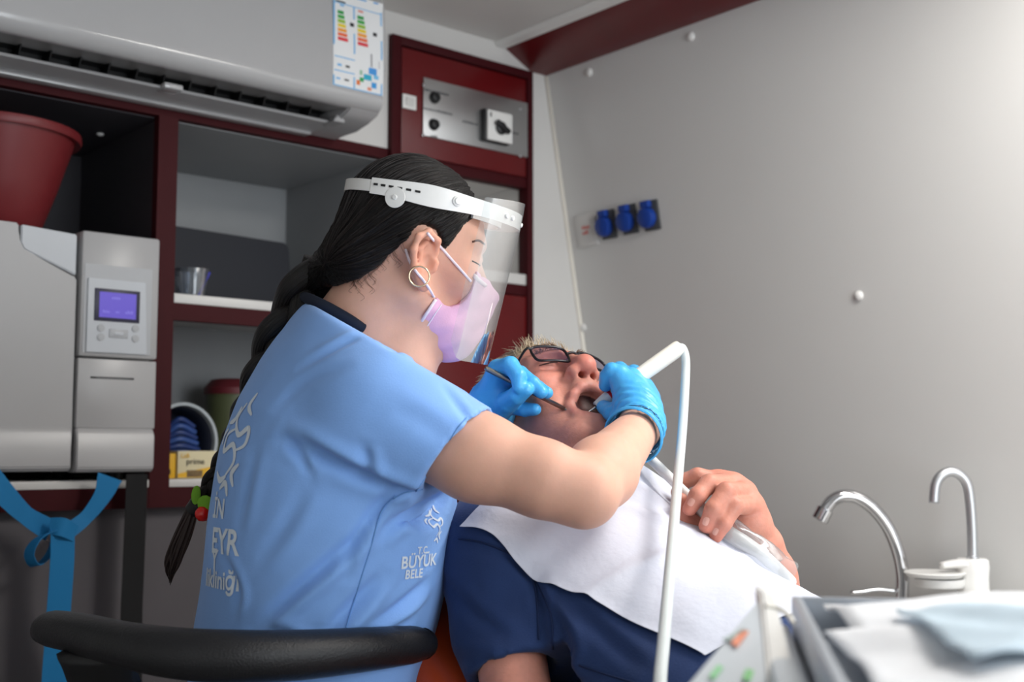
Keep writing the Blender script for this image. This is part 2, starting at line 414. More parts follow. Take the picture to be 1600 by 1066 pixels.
# ================================================================== THE ROOM
ZC = 2.127; YC = 2.29; YB = 2.75; XL = -0.75; YF = -1.6
def struct(o): o['kind'] = 'structure'; return o
struct(box('floor', (XL, YF, -.04), (2.62, YB+.1, 0), M_floor))
struct(box('ceiling', (XL, YF, ZC), (2.62, YB+.1, ZC+.04), M_ceil))
struct(box('wall_left', (XL-.05, YF, 0), (XL, YB+.1, ZC), M_wall))
struct(box('wall_back', (XL, YB, 0), (2.62, YB+.05, ZC), M_panel))
wr = struct(prism('wall_right', [(wallx(0), 0), (wallx(0)+.1, 0), (wallx(0)+.1, ZC), (wallx(ZC), ZC)], 'y', YF, YB, M_wall))
# wall behind the camera with its open doorway
bm = bmesh.new()
bm_box(bm, (XL, YF-.05, 0), (.43, YF, ZC)); bm_box(bm, (1.77, YF-.05, 0), (2.62, YF, ZC)); bm_box(bm, (.43, YF-.05, 2.11), (1.77, YF, ZC)); bm_box(bm, (.43, YF-.05, 0), (1.77, YF, .28))
struct(bm_obj('wall_front', bm, M_wall))
# white panel closing the back wall above the shelves and beside the tall cabinet
bp = struct(box('wall_panel_back', (XL, YC, 2.07), (2.13, YC+.02, ZC), M_panel))
bp2 = struct(prism('wall_panel_side', [(2.013, 0), (wallx(0), 0), (wallx(2.07), 2.07), (2.013, 2.07)], 'y', YC, YC+.02, M_panel))
# seam bead in the corner
V, F = tube_geo([(wallx(0)-.002, YC-.002, 0), (wallx(2.07)-.002, YC-.002, 2.07)], .006, 8)
struct(obj('trim_1', V, F, M_cream))
# red sloping cornice between ceiling and right wall
struct(prism('trim_2', [(1.925, ZC-.006), (2.02, 2.073), (wallx(2.073), 2.073), (wallx(ZC)+.02, ZC-.006)], 'y', YF, YC, M_red))
struct(prism('trim_3', [(1.895, ZC), (1.90, ZC-.012), (1.93, ZC-.014), (1.93, ZC)], 'y', YF, YC, M_white, bev=.002))
# caps over the wall screws
wn = np.array([-1, 0, -WTILT]); wn /= np.linalg.norm(wn); wu = np.array([-WTILT, 0, 1.]); wu /= np.linalg.norm(wu); wy = np.array([0, -1., 0])
for q in ((1080, 57), (921, 113), (1342, 462), (912, 512)):
    lathe('screw_cap', [(.0105, 0), (.0105, .003), (.008, .006), (.004, .0075), (0, .008)], onW(*q), M_white, wr, wn, 16)

# ------------------------------------------------------------------ shelf unit (left and middle bays)
sh = empty('shelf_unit', (1.05, 2.5, 0), 'open shelf unit with dark red frame below the air conditioner', 'shelf unit')
x0, xp0, xp1, x1 = -.2, 1.005, 1.047, 1.57
box('top_rail', (x0, YC-.002, 1.767), (x1, YC+.02, 1.792), M_redd, sh)
box('upper_panel', (x0, YC, 1.792), (x1, YC+.018, 2.07), M_panel, sh)
box('post', (xp0, YC-.003, .97), (xp1, YC+.02, 1.767), M_redd, sh)
box('bottom_rail', (x0, YC-.002, .97), (x1, YC+.02, 1.012), M_redd, sh)
box('shelf_rail', (xp1, YC-.001, 1.349), (x1, YC+.02, 1.384), M_redd, sh)
box('shelf', (xp1, YC-.003, 1.384), (x1-.001, YB, 1.404), M_panel, sh, .002)
box('bottom_shelf', (xp1, YC-.003, 1.010), (x1, YB, 1.026), M_panel, sh, .002)
box('bottom_shelf', (x0, YC-.003, 1.010), (xp0, YB, 1.026), M_panel, sh, .002)
box('back_panel', (xp1, YB-.02, 1.026), (x1, YB-.004, 1.767), M_shelfin, sh)
box('side_panel', (x1-.016, YC+.02, 1.026), (x1, YB-.02, 1.767), M_shelfin, sh)
box('top_panel', (xp1, YC+.02, 1.765), (x1, YB-.02, 1.78), M_shelfin, sh)
box('dark_back_panel', (x0, YB-.02, 1.026), (xp0+.01, YB-.004, 1.767), M_dark, sh)
box('partition', (xp0+.008, YC+.02, 1.026), (xp1-.004, YB-.02, 1.767), M_dark, sh)
box('dark_top_panel', (x0, YC+.02, 1.765), (xp0+.01, YB-.02, 1.78), M_dark, sh)
box('lower_panel', (x0, YC+.03, 0), (1.57, YC+.045, .97), M_under, sh)
for q in ((96, 178), (157, 192), (530, 262)):
    p = onY(*q, 2.5); lathe('screw_cap', [(.008, 0), (.008, .002), (.005, .0045), (0, .005)], (p[0], p[1], 1.765), M_white, sh, (0, 0, -1), 12)

# ------------------------------------------------------------------ tall cabinet
tc_ = empty('tall_cabinet', (1.79, 2.5, 0), 'tall dark red cabinet with control panel, beside the white corner', 'cabinet')
X0, X1 = 1.57, 2.013
box('side_stile', (X0, YC-.018, .0), (X0+.026, YC+.02, 2.067), M_redd, tc_, .001)
box('side_stile', (X1-.018, YC-.018, .0), (X1, YC+.02, 2.067), M_redd, tc_, .001)
box('top_rail', (X0+.026, YC-.018, 2.046), (X1-.018, YC+.02, 2.067), M_redd, tc_, .001)
d1 = box('upper_door', (X0+.03, YC-.014, 1.785), (X1-.021, YC+.01, 2.042), M_red, tc_, .0015)
box('middle_rail', (X0+.026, YC-.012, 1.757), (X1-.018, YC+.02, 1.783), M_redd, tc_, .001)
box('shelf', (X0+.026, YC-.010, 1.505), (X1-.018, YB-.02, 1.533), M_panel, tc_, .002)
box('lower_rail', (X0+.026, YC-.012, 1.478), (X1-.018, YC+.02, 1.505), M_redd, tc_, .001)
box('lower_door', (X0+.03, YC-.014, .06), (X1-.021, YC+.01, 1.475), M_red, tc_, .0015)
box('niche_back', (X0+.02, YC+.26, 1.533), (X1-.01, YC+.275, 1.77), M_panel, tc_)
box('niche_side', (X0+.01, YC+.02, 1.533), (X0+.024, YC+.26, 1.77), M_panel, tc_)
box('niche_side', (X1-.016, YC+.02, 1.533), (X1-.002, YC+.26, 1.77), M_panel, tc_)
box('niche_top', (X0+.024, YC+.02, 1.765), (X1-.016, YC+.26, 1.775), M_panel, tc_)
# aluminium control plate
yp = YC-.016
pl = box('control_plate', (1.66, yp-.004, 1.836), (1.992, yp, 1.979), M_alu, tc_, .001)
def pz(x, y, Y=yp-.004): return onY(x, y, Y)
for q in ((662, 133), (661, 211), (813, 170), (813, 244)):
    lathe('screw', [(.004, 0), (.004, .0012), (0, .002)], pz(*q), M_chrome, pl, (0, -1, 0), 12)
for q in ((678, 153), (677, 195)):
    c = pz(*q); lathe('button', [(.0145, 0), (.0145, .004), (.012, .006), (.011, .012), (.008, .0135), (0, .0135)], c, M_black, pl, (0, -1, 0), 24)
a = pz(753, 173); b = pz(792, 228)
box('switch_back', (a[0]-.006, yp-.02, b[2]-.002), (b[0]-.004, yp-.004, a[2]+.002), M_black, pl, .001)
sw = box('rotary_switch', (a[0]+.002, yp-.026, b[2]), (b[0], yp-.018, a[2]), M_white, pl, .0015)
c = (np.array(a)+b)/2; c[1] = yp-.026
lathe('switch_knob', [(.017, 0), (.0165, .006), (.012, .009), (0, .009)], c+np.array([.002, 0, -.004]), M_black, sw, (0, -1, 0), 24)
kb = Matrix.Translation(Vector((c[0]+.002, c[1]-.012, c[2]-.004))) @ Matrix.Rotation(math.radians(28), 4, 'Y')
box('knob_grip', (-.026, -.006, -.006), (.022, .006, .006), M_black, sw, .003, kb)
box('switch_mark', (a[0]+.009, yp-.0275, a[2]-.018), (a[0]+.0125, yp-.026, a[2]-.006), M_black, sw)
def scribble(c, ux, uy, ln, ht, m, parent, lift, n=None):
    # rows of tiny strokes: lettering too small to read in the photograph
    n = n or max(4, int(ln/ht*1.5)); geo = []; rs_ = np.random.RandomState(int(ln*1e5) % 999); ux = np.array(ux); uy = np.array(uy); nn2 = np.array(lift)
    for i in range(n):
        x_ = (i+.5)/n*ln; w_ = ln/n*.34; h_ = ht*(.55+.45*rs_.rand()); p_ = [np.array(c)+ux*(x_+sx*w_)+uy*hy+nn2 for sx, hy in ((-1, 0), (1, 0), (1, h_), (-1, h_))]
        geo.append((p_, [(0, 1, 2, 3)]))
    V_, F_ = join_geo(geo); return obj('lettering', V_, F_, m, parent, False)
for q, ln, ht in (((662, 139), .075, .006), ((660, 168), .09, .006), ((672, 212), .022, .006), ((722, 189), .05, .006), ((795, 206), .032, .006)):
    scribble(pz(*q)+np.array([0, 0, -.003]), (1, 0, 0), (0, 0, 1), ln, ht, M_dgrey, pl, (0, -.0006, 0))
a = pz(629, 146); b = pz(650, 173)
sp = box('switch_plate', (a[0], yp-.006, b[2]), (b[0], yp, a[2]), M_white, tc_, .0015)
box('rocker', (a[0]+.008, yp-.009, b[2]+.007), (b[0]-.008, yp-.006, a[2]-.007), M_panel, sp, .001)

# ------------------------------------------------------------------ air conditioner
ac = empty('air_conditioner', (1.0, 2.2, 1.73), 'white wall mounted air conditioner above the open shelves', 'air conditioner')
AX0, AX1 = .50, 1.425
def arc(c, r, a0, a1, n=8): return [(c[0]+r*math.cos(math.radians(a)), c[1]+r*math.sin(math.radians(a))) for a in np.linspace(a0, a1, n)]
front = [(2.285, 2.112), (2.165, 2.112)]+arc((2.165, 2.042), .07, 90, 180, 8)[1:]+[(2.091, 1.98), (2.088, 1.9)]+[(2.0885, 1.85)]+arc((2.118, 1.838), .03, 180, 262, 7)+[(2.13, 1.812), (2.285, 1.826)]
prism('front_cover', front, 'x', AX0, AX1-.004, M_acw, ac, sharp=50)
endp = [(2.285, 2.112), (2.165, 2.112)]+arc((2.165, 2.042), .07, 90, 180, 8)[1:]+[(2.0915, 1.98), (2.0885, 1.9), (2.089, 1.85), (2.096, 1.822), (2.115, 1.803), (2.15, 1.793), (2.2, 1.788), (2.285, 1.786)]
prism('end_cap', endp, 'x', AX1-.078, AX1, M_acw, ac, bev=.004, sharp=50)
prism('end_cap', endp, 'x', AX0-.01, AX0+.06, M_acw, ac, bev=.004, sharp=50)
box('outlet_recess', (AX0+.06, 2.225, 1.79), (AX1-.078, 2.24, 1.83), M_black, ac)
box('outlet_roof', (AX0+.06, 2.125, 1.818), (AX1-.078, 2.24, 1.824), M_black, ac)
low = [(2.180, 1.7945), (2.177, 1.792), (2.181, 1.789), (2.285, 1.7865), (2.285, 1.794)]
prism('lower_chassis', low, 'x', AX0+.05, AX1-.07, M_acg, ac, sharp=30)
for i in range(14):
    xx = AX0+.08+i*.055
    prism('vane', [(2.19, 1.794), (2.225, 1.794), (2.225, 1.818), (2.175, 1.818)], 'x', xx, xx+.0022, M_black, ac)
box('louver', (AX0+.06, 2.258, 1.780), (AX1-.08, 2.285, 1.7875), M_acw, ac, .002)
p = onY(283, 150, 2.128)
box('louver_clip', (p[0]-.02, 2.16, 1.786), (p[0]+.02, 2.2, 1.798), M_acw, ac, .004)
prism('louver_pivot', [(1.348, 1.806), (1.358, 1.806), (1.365, 1.787), (1.335, 1.787)], 'y', 2.15, 2.2, M_acw, ac, bev=.002)
# energy label
yl = 2.0886
def lx(px_, py_): return onY(px_, py_, 2.086)
def acy(z):
    if z > 2.042: return 2.165-math.sqrt(max(.07**2-(z-2.042)**2, 0))-.003
    return float(np.interp(z, [1.85, 1.9, 1.98, 2.042], [2.0885, 2.088, 2.091, 2.095]))
def sticker(name, xa, xb, za, zb, m, parent, lift=.0006, nz=10):
    V = []; F = []
    for i in range(nz+1):
        z = za+(zb-za)*i/nz
        for x in (xa, xb): V.append((x, acy(z)-lift, z))
    for i in range(nz): F.append((2*i, 2*i+1, 2*i+3, 2*i+2))
    return obj(name, V, F, m, parent, True)
LXa, LXb, LZa, LZb = 1.293, 1.419, 1.842, 2.048
lab = sticker('energy_label', LXa, LXb, LZa, LZb, mat('label_white', (232, 233, 234), .5), ac)
LW, LH = LXb-LXa, LZb-LZa
Mlb = mat('label_blue', (120, 180, 226), .5); Mld = mat('label_dark_blue', (30, 80, 160), .5); Mlm = mat('label_mid_blue', (60, 150, 215), .5)
def L(name, u0, u1, v0, v1, m, lift=.001): return sticker(name, LXa+u0*LW, LXa+u1*LW, LZa+v0*LH, LZa+v1*LH, m, lab, lift, 2)
for a in ((0, .03, 0, 1), (.95, .98, 0, .9), (0, .98, 0, .012), (.4, .43, 0, .88), (.02, .42, .3, .312), (.02, .42, .155, .167), (.03, .95, .875, .885)): L('label_line', *a, Mlb)
L('label_header', .06, .28, .915, .99, Mld); L('label_header', .28, .66, .915, .985, Mlm); L('label_header', .80, .9, .92, .99, Mlm)
L('label_word', .06, .25, .888, .905, mat('label_black', (40, 40, 44), .5))
cols = [(40, 150, 70), (60, 165, 70), (150, 190, 60), (235, 205, 50), (240, 160, 60), (235, 110, 70), (220, 60, 70)]
for j, (u, w0) in enumerate(((.09, .12), (.48, .13))):
    for i, cc in enumerate(cols):
        v = .80-.047*i; L('energy_bar', u, u+w0+.013*i, v-.036, v, mat('bar%d' % i, cc, .5))
for (u, v) in ((.33, .70), (.79, .66)): L('label_arrow', u, u+.08, v-.04, v, mat('label_black', (40, 40, 44), .5))
for (u0, u1, v0, v1, cc) in ((.08, .16, .21, .235, (120, 180, 226)), (.24, .32, .21, .235, (90, 90, 90)), (.06, .14, .07, .09, (120, 180, 226)), (.22, .31, .07, .09, (90, 90, 90)), (.74, .77, .28, .42, (150, 150, 155)), (.9, .92, .28, .36, (190, 190, 195)), (.5, .6, .84, .86, (220, 120, 100)), (.14, .22, .85, .87, (120, 180, 226))):
    L('label_mark', u0, u1, v0, v1, mat('lm%d%d%d' % cc, cc, .5))
for (u0, u1, v0, v1, cc) in ((.70, .86, .20, .27, (70, 150, 220)), (.60, .76, .13, .19, (50, 170, 200)), (.52, .60, .10, .145, (50, 160, 90)), (.46, .53, .06, .11, (225, 120, 60)), (.76, .86, .06, .12, (60, 150, 215)), (.68, .76, .025, .06, (230, 150, 120)), (.52, .57, .17, .22, (150, 190, 160)), (.8, .9, .16, .2, (120, 190, 230))):
    L('label_map_patch', u0, u1, v0, v1, mat('mp%d%d%d' % cc, cc, .5))

# ------------------------------------------------------------------ steam steriliser
st = empty('steam_steriliser', (.77, 2.45, 1.026), 'grey white table-top steam steriliser strapped onto the lower left shelf', 'steriliser')
YS = 2.265
box('housing', (.38, YS+.02, 1.045), (1.0, YB-.06, 1.497), M_ster, st, .012)
for (xx, yy) in ((.43, 2.33), (.95, 2.33), (.43, 2.62), (.95, 2.62)):
    lathe('foot', [(.016, 0), (.018, .02)], (xx, yy, 1.026), M_black, st, seg=16)
def fy(q): return onY(q[0], q[1], YS)
# chamber door (left of the control column) with the slanted grey corner
xd = fy((118, 500))[0]
door = prism('chamber_door', [(.38, 1.05), (xd-.004, 1.05), (xd-.001, 1.10), (xd-.001, 1.412), (.735, 1.455), (.727, 1.47), (.727, 1.505), (.38, 1.509)], 'y', YS-.004, YS+.03, M_ster, st, bev=.003)
prism('door_corner', [(xd-.003, 1.417), (xd-.003, 1.496), (.732, 1.503), (.732, 1.468), (.738, 1.457)], 'y', YS-.002, YS+.03, M_sterp, st, bev=.002)
prism('lower_lip', [(YS-.012, 1.052), (YS-.012, 1.112), (YS-.004, 1.128), (YS+.01, 1.128), (YS+.01, 1.046), (YS-.004, 1.044)], 'x', .38, xd-.004, M_ster, st, bev=.002)
# control column
xe = 1.0
colm = box('control_column', (xd+.004, YS-.012, 1.262), (xe, YS+.04, 1.505), M_ster, st, .006)
lowc = box('lower_column', (xd+.004, YS-.010, 1.126), (xe-.001, YS+.04, 1.259), M_ster, st, .002)
prism('column_foot', [(YS-.018, 1.05), (YS-.018, 1.112), (YS-.01, 1.126), (YS+.03, 1.126), (YS+.03, 1.042), (YS-.01, 1.042)], 'x', xd+.004, xe-.004, M_ster, st, bev=.002)
YK = YS-.0125
def ky(x, y): return onY(x, y, YK)
a = ky(133, 411); b = ky(236, 556)
rec = box('panel_recess', (a[0], YK-.0005, b[2]), (b[0]-.002, YK+.002, a[2]), M_sterg, colm)
a = ky(137, 434); b = ky(228, 555)
prism('panel_face', [(a[0], b[2]), (b[0], b[2]), (b[0]-.006, a[2]), (a[0], a[2])], 'y', YK-.004, YK, M_sterp, colm, bev=.001)
a = ky(147, 450); b = ky(216, 506)
scr = box('display_bezel', (a[0], YK-.006, b[2]), (b[0], YK-.003, a[2]), mat('bezel_dark', (44, 42, 66), .4), colm, .001)
a = ky(154, 456); b = ky(210, 500)
box('display', (a[0], YK-.0068, b[2]), (b[0], YK-.006, a[2]), mat('display_violet', (82, 66, 170), .3, emit=((92, 72, 200), .3)), scr)
Mdig = mat('digits', (110, 100, 180), .4, emit=((120, 108, 205), .4))
for q, ln in (((172, 468), .018), ((158, 489), .014), ((178, 490), .008), ((193, 491), .016)):
    scribble(ky(*q)+np.array([0, -.0072, 0]), (1, 0, 0), (0, 0, 1), ln, .006, Mdig, scr, (0, -.0003, 0))
for q in ((156, 513), (156, 527), (210, 514), (210, 530)):
    lathe('button', [(.0075, 0), (.0075, .0012), (.006, .0012), (.006, .002), (0, .0022)], ky(*q)+np.array([0, -.004, 0]), M_sterg, colm, (0, -1, 0), 20)
c = ky(184, 522)
b1 = box('button_pad', (c[0]-.019, YK-.0055, c[2]-.0085), (c[0]+.019, YK-.003, c[2]+.0085), M_sterg, colm, .0012)
box('button_centre', (c[0]-.009, YK-.0065, c[2]-.003), (c[0]+.009, YK-.005, c[2]+.003), M_sterp, b1, .0005)
a = ky(142, 588); b = ky(210, 594)
box('printer_slot', (a[0], YS-.0105, b[2]), (b[0], YS-.008, a[2]), M_black, lowc)
box('tear_bar', (a[0]+.012, YS-.0112, b[2]+.0015), (b[0]-.012, YS-.009, a[2]-.002), M_sterg, lowc)

# ------------------------------------------------------------------ things on the shelves
c = onY(-2, 355, 2.36); bz = 1.5105
bk = empty('bucket', (c[0], 2.40, bz), 'dark red plastic bucket standing on top of the steriliser', 'bucket')
lathe('bucket_shell', [(.0, 0), (.083, 0), (.09, .008), (.115, .08), (.146, .182), (.1445, .182), (.112, .08), (.086, .011), (0, .011)], (c[0], 2.40, bz), M_bucket, bk, seg=48)
lathe('rim', [(.146, .182), (.157, .178), (.1595, .184), (.158, .195), (.15, .198), (.1445, .194), (.1445, .182)], (c[0], 2.40, bz), M_bucket, bk, seg=48)
# dark board leaning in the middle bay
a = onY(276, 470, 2.55); b = onY(456, 470, 2.55)
o = prism('dark_board', [(1.075, 1.405), (1.46, 1.405), (1.445, 1.575), (1.437, 1.583), (1.085, 1.592), (1.075, 1.585)], 'y', 2.52, 2.56, M_navybox, None, bev=.004)
tag(o, 'dark navy flat case standing upright on the upper middle shelf', 'case')
# clear cup
c = onY(299, 458, 2.36); cup = empty('plastic_cup', (c[0], 2.36, 1.4045), 'clear plastic cup with a blue line, in front of the dark case', 'cup')
lathe('cup_wall', [(0, 0), (.026, 0), (.036, .062), (.037, .063), (.0375, .0615), (.0275, -.0), (0, 0.0005)], (c[0], 2.36, 1.4045), M_cup, cup, seg=32)
V, F = tube_geo([(c[0]+.004, 2.334, 1.41), (c[0]+.030, 2.338, 1.462)], .0025, 6)
obj('blue_stripe', V, F, mat('cup_blue', (80, 80, 200), .5), cup)
# round tub lying on its side with blue film rolls
c = onY(285, 662, 2.42)
tub = empty('round_tub', (c[0], 2.44, 1.026), 'round tub on its side holding blue and white pouches, below the cup shelf', 'tub')
axd = np.array([.10, -1, .12]); axd /= np.linalg.norm(axd)
lathe('tub_wall', [(.02, -.075), (.068, -.075), (.075, 0), (.0785, 0), (.0785, .006), (.072, .006), (.066, -.068), (.02, -.068), (0, -.068)], (c[0]-.004, 2.40, 1.108), mat('tub_clear_grey', (178, 186, 192), .3), tub, axd, 40)
obj('tub_lining', *lathe_geo([(.0655, -.066), (.070, -.004), (.0705, -.004), (0.0665, -.0665), (0, -.0665), (0, -.066)], (c[0]-.004, 2.40, 1.108), axd, 40), mat('tub_dark', (20, 26, 44), .5), tub)
for i in range(6):
    z = 1.068+i*.012; y_ = 2.40
    V, F = tube_geo(catmull([(c[0]-.06+.004*i, y_+.0, z+.004), (c[0]-.02, y_-.012, z+.012+.002*i), (c[0]+.03-.003*i, y_-.004, z+.006)], 6), .0062, 8)
    obj('blue_pouch', V, F, mat('pouch_blue%d' % (i % 2), ((54, 84, 150), (40, 62, 120))[i % 2], .35), tub)
tl = onY(310, 690, 2.42)
V, F = lathe_geo([(0, 0), (.03, .0), (.034, .02), (.024, .05), (0, .06)], (tl[0]+.03, 2.52, 1.0265), seg=20)
tag(obj('cotton_bag', V, F, mat('cotton', (196, 196, 194), .9, bump=.4, bscale=60), None), 'small white bag of cotton behind the round tub', 'bag')
c = onY(362, 660, 2.6)
jar = empty('sharps_bin', (c[0], 2.6, 1.026), 'tall olive drum with dark red lid at the back of the lower shelf', 'bin')
lathe('drum', [(0, 0), (.058, 0), (.062, .18), (.062, .195)], (c[0], 2.6, 1.0265), mat('olive', (82, 88, 60), .5), jar)
lathe('lid', [(.066, .19), (.067, .205), (.05, .225), (.03, .228), (0, .228)], (c[0], 2.6, 1.0265), mat('lid_red', (96, 30, 38), .5), jar)
# yellow supply box and small black box
a = onY(277, 746, 2.33); b = onY(333, 704, 2.33)
yb = box('supply_box', (a[0], 2.33, 1.0265), (b[0]+.03, 2.39, 1.083), mat('box_cream', (226, 214, 176), .55), None, .001)
tag(yb, 'cream and yellow supply box printed prime, on the lower shelf', 'box')
Myel = mat('box_yellow', (232, 180, 40), .5)
prism('yellow_band', [(a[0]+.0005, 1.028), (b[0]+.0295, 1.028), (b[0]+.0295, 1.056), (a[0]+.0005, 1.036)], 'y', 2.3285, 2.33, Myel, yb)
text_on('print', 'LaB', .013, (a[0]+.006, 2.328, 1.069), (1, 0, 0), (0, 0, 1), Myel, yb)
text_on('print', 'prime', .0175, (a[0]+.018, 2.328, 1.0555), (1, 0, 0), (0, 0, 1), M_black, yb)
box('box_picture', (a[0]+.02, 2.3283, 1.029), (a[0]+.055, 2.33, 1.043), mat('pic', (120, 96, 60), .5, var=.5, vscale=90), yb)
o = box('supply_box', (1.05, 2.335, 1.0265), (a[0]-.002, 2.39, 1.078), Myel, None, .001); tag(o, 'plain yellow carton squeezed between the post and the printed box', 'box')
lathe('roll_end', [(.012, 0), (.012, .003), (.006, .004), (0, .004)], (1.058, 2.3345, 1.04), M_black, o, (0, -1, 0), 16)

# ------------------------------------------------------------------ straps hanging from the steriliser
def ribbon(name, pts, width, m, parent=None, thick=.0016, n=8, wdir=None):
    p = catmull(pts, n); T = np.gradient(p, axis=0); T /= np.linalg.norm(T, axis=1)[:, None]; V = []; F = []
    wd = np.array(wdir if wdir is not None else (1, 0, 0), float)
    ws = np.full(len(p), width) if np.isscalar(width) else np.interp(np.linspace(0, 1, len(p)), np.linspace(0, 1, len(width)), width)
    for i in range(len(p)):
        W = wd-T[i]*(wd@T[i]); W /= np.linalg.norm(W)+1e-9; Nn = np.cross(T[i], W)
        for (sx, sn) in ((-1, -1), (1, -1), (1, 1), (-1, 1)): V.append(p[i]+W*ws[i]/2*sx+Nn*thick/2*sn)
    for i in range(len(p)-1):
        for k in range(4): F.append((4*i+k, 4*i+(k+1) % 4, 4*i+4+(k+1) % 4, 4*i+4+k))
    F += [(3, 2, 1, 0), tuple(4*(len(p)-1)+k for k in range(4))]
    return obj(name, V, F, m, parent, True, 40)
ys = 2.245
def sy(x, y, d=0): return onY(x, y, ys-d)
bs = empty('blue_strap', sy(95, 830), 'bright blue strap tied in a loose knot under the steriliser', 'strap')
ribbon('strap_arm', [sy(-25, 735), sy(5, 770), sy(40, 805), sy(80, 830)], [.045, .04, .032, .04], M_strapb, bs, wdir=(.8, 0, .6))
ribbon('strap_arm', [onY(172, 745, ys), sy(160, 775), sy(135, 808), sy(105, 832, .01)], [.05, .034, .026, .03], M_strapb, bs, wdir=(.8, 0, -.5))
ribbon('strap_loop', [sy(92, 826, .014), sy(60, 842, .02), sy(46, 866, .012), sy(56, 884, .0), sy(76, 868, -.012), sy(90, 842, 0)], .026, M_strapb, bs, wdir=(.3, -1, .2))
ribbon('strap_knot', [sy(78, 822, .02), sy(98, 824, .03), sy(118, 834, .02)], [.03, .034, .03], M_strapb, bs, wdir=(0, 0, 1))
ribbon('strap_tail', [sy(98, 826, .022), sy(97, 880, .02), sy(90, 980, .015), sy(82, 1100, .012), sy(78, 1250, .01)], .044, M_strapb, bs)
ribbon('strap_tail', [sy(88, 846, .008), sy(94, 940, .006), sy(106, 1010, .004), sy(118, 1100, .0)], .032, M_strapb, bs, wdir=(.9, .4, 0))
o = ribbon('black_strap', [onY(214, 741, 2.25), onY(212, 800, 2.25), onY(208, 900, 2.25), onY(205, 1000, 2.25), onY(205, 1300, 2.26)], .043, M_strapk, None)
tag(o, 'flat black strap hanging straight below the steriliser control column', 'strap')

# ------------------------------------------------------------------ sockets on the right wall
def wbox(name, c, hw, hh, d0, d1, m, parent, bev=.002):
    B = Matrix(((wy[0], wu[0], wn[0], c[0]), (wy[1], wu[1], wn[1], c[1]), (wy[2], wu[2], wn[2], c[2]), (0, 0, 0, 1)))
    return box(name, (-hw, -hh, d0), (hw, hh, d1), m, parent, bev, B)
for i, (x, y) in enumerate(((950, 351), (983, 343), (1017, 337))):
    c = onW(x, y)
    so = empty('power_socket', c, 'blue lidded wall socket, %s of the row of three' % ('leftmost', 'middle', 'rightmost')[i], 'socket', 'blue sockets on the white wall')
    wbox('socket_plate', c+wy*.004, .026, .037, 0, .006, M_dgrey, so)
    lathe('socket_lid', [(.0255, .006), (.0265, .012), (.024, .022), (.018, .025), (0, .0255)], c-wu*.004-wy*.004, M_blue, so, wn, 32)
    wbox('lid_hinge', c+wu*.029-wy*.002, .0135, .0085, .004, .02, M_blue, so)
c = onW(918, 360)
lp = wbox('wall_plate', c, .036, .042, 0, .006, M_panel, None); tag(lp, 'small white blank plate with red lettering, left of blue sockets', 'plate')
Mrt = mat('red_print', (226, 110, 100), .6)
for dz, ln in ((.004, .030), (-.010, .022)):
    scribble(c+wu*dz-wy*.014, wy, wu, ln, .010, Mrt, lp, wn*.0066)

# ------------------------------------------------------------------ ceiling lamp (its light is set at the top)
lamp = empty('ceiling_lamp', (1.62, .40, 2.09), 'flat rectangular ceiling lamp above the treatment chair', 'lamp')
box('lamp_housing', (1.45, -.07, 2.095), (1.79, .87, ZC-.001), M_white, lamp, .004)
box('lamp_diffuser', (1.47, -.05, 2.092), (1.77, .85, 2.0965), mat('diffuser', (240, 240, 238), .4, emit=((255, 250, 240), 3)), lamp)
# ================================================================== THE DENTIST
RD = np.array([[0.256, -0.963, 0.080], [0.954, 0.238, -0.181], [0.155, 0.123, 0.980]]); TD = np.array([0.864, 1.214, 1.319])
RD = np.linalg.svd(RD)[0] @ np.linalg.svd(RD)[2]
def toW(R, T, l): return np.asarray(l, float)@R.T+T
def toL(R, T, w): return (np.asarray(w, float)-T)@R
def pxL(R, T, x, y, xp):
    """pixel -> head-local point on the local plane x = xp"""
    return toL(R, T, onPlane(x, y, T+R[:, 0]*xp, R[:, 0]))
dl = lambda x, y, xp: pxL(RD, TD, x, y, xp)
den = empty('person', (0.72, 0.98, 0), 'dentist in light blue short-sleeved scrub top, face shield and pink mask, leaning over', 'person')

# ---- head, neck (head-local space)
def head_base(Fd, s=1.0):
    Fd.add(ell((0, .004, .044), (.071, .083, .079)), .02)
    Fd.add(ell((0, -.038, .045), (.058, .052, .055)), .02)
    Fd.add(rc((0, -.034, .01), (0, -.046, -.052), .057, .043), .02)
    for sx in (-1, 1):
        Fd.add(rc((sx*.046, .0, -.036), (sx*.016, -.07, -.088), .019, .017), .02)
        Fd.add(sph((sx*.043, -.055, -.008), .024), .02)
        Fd.add(rc((sx*.012, -.085, .036), (sx*.045, -.068, .036), .011, .009), .012)
    Fd.add(sph((0, -.076, -.09), .018), .015)
HF = Fld((-.1, -.14, -.25), (.1, .16, .14), .0021)
head_base(HF)
HF.add(rc((0, -.088, .02), (0, -.11, -.02), .008, .0105), .01); HF.add(sph((0, -.112, -.022), .010), .006)
for sx in (-1, 1):
    HF.add(sph((sx*.012, -.1, -.027), .0085), .006)
    HF.sub(ell((sx*.033, -.094, .017), (.017, .013, .010)), .014)
    HF.add(sph((sx*.032, -.073, .017), .0135), .004)
HF.add(rc((-.02, -.086, -.055), (.02, -.086, -.055), .008, .008), .008)
# neck down to the collar
nb = toL(RD, TD, P(540, 545, 1.51)); nf = toL(RD, TD, P(625, 560, 1.50))
HF.add(rc((0, .02, -.03), nb, .052, .06), .03); HF.add(rc((0, -.035, -.06), nf, .035, .05), .025)
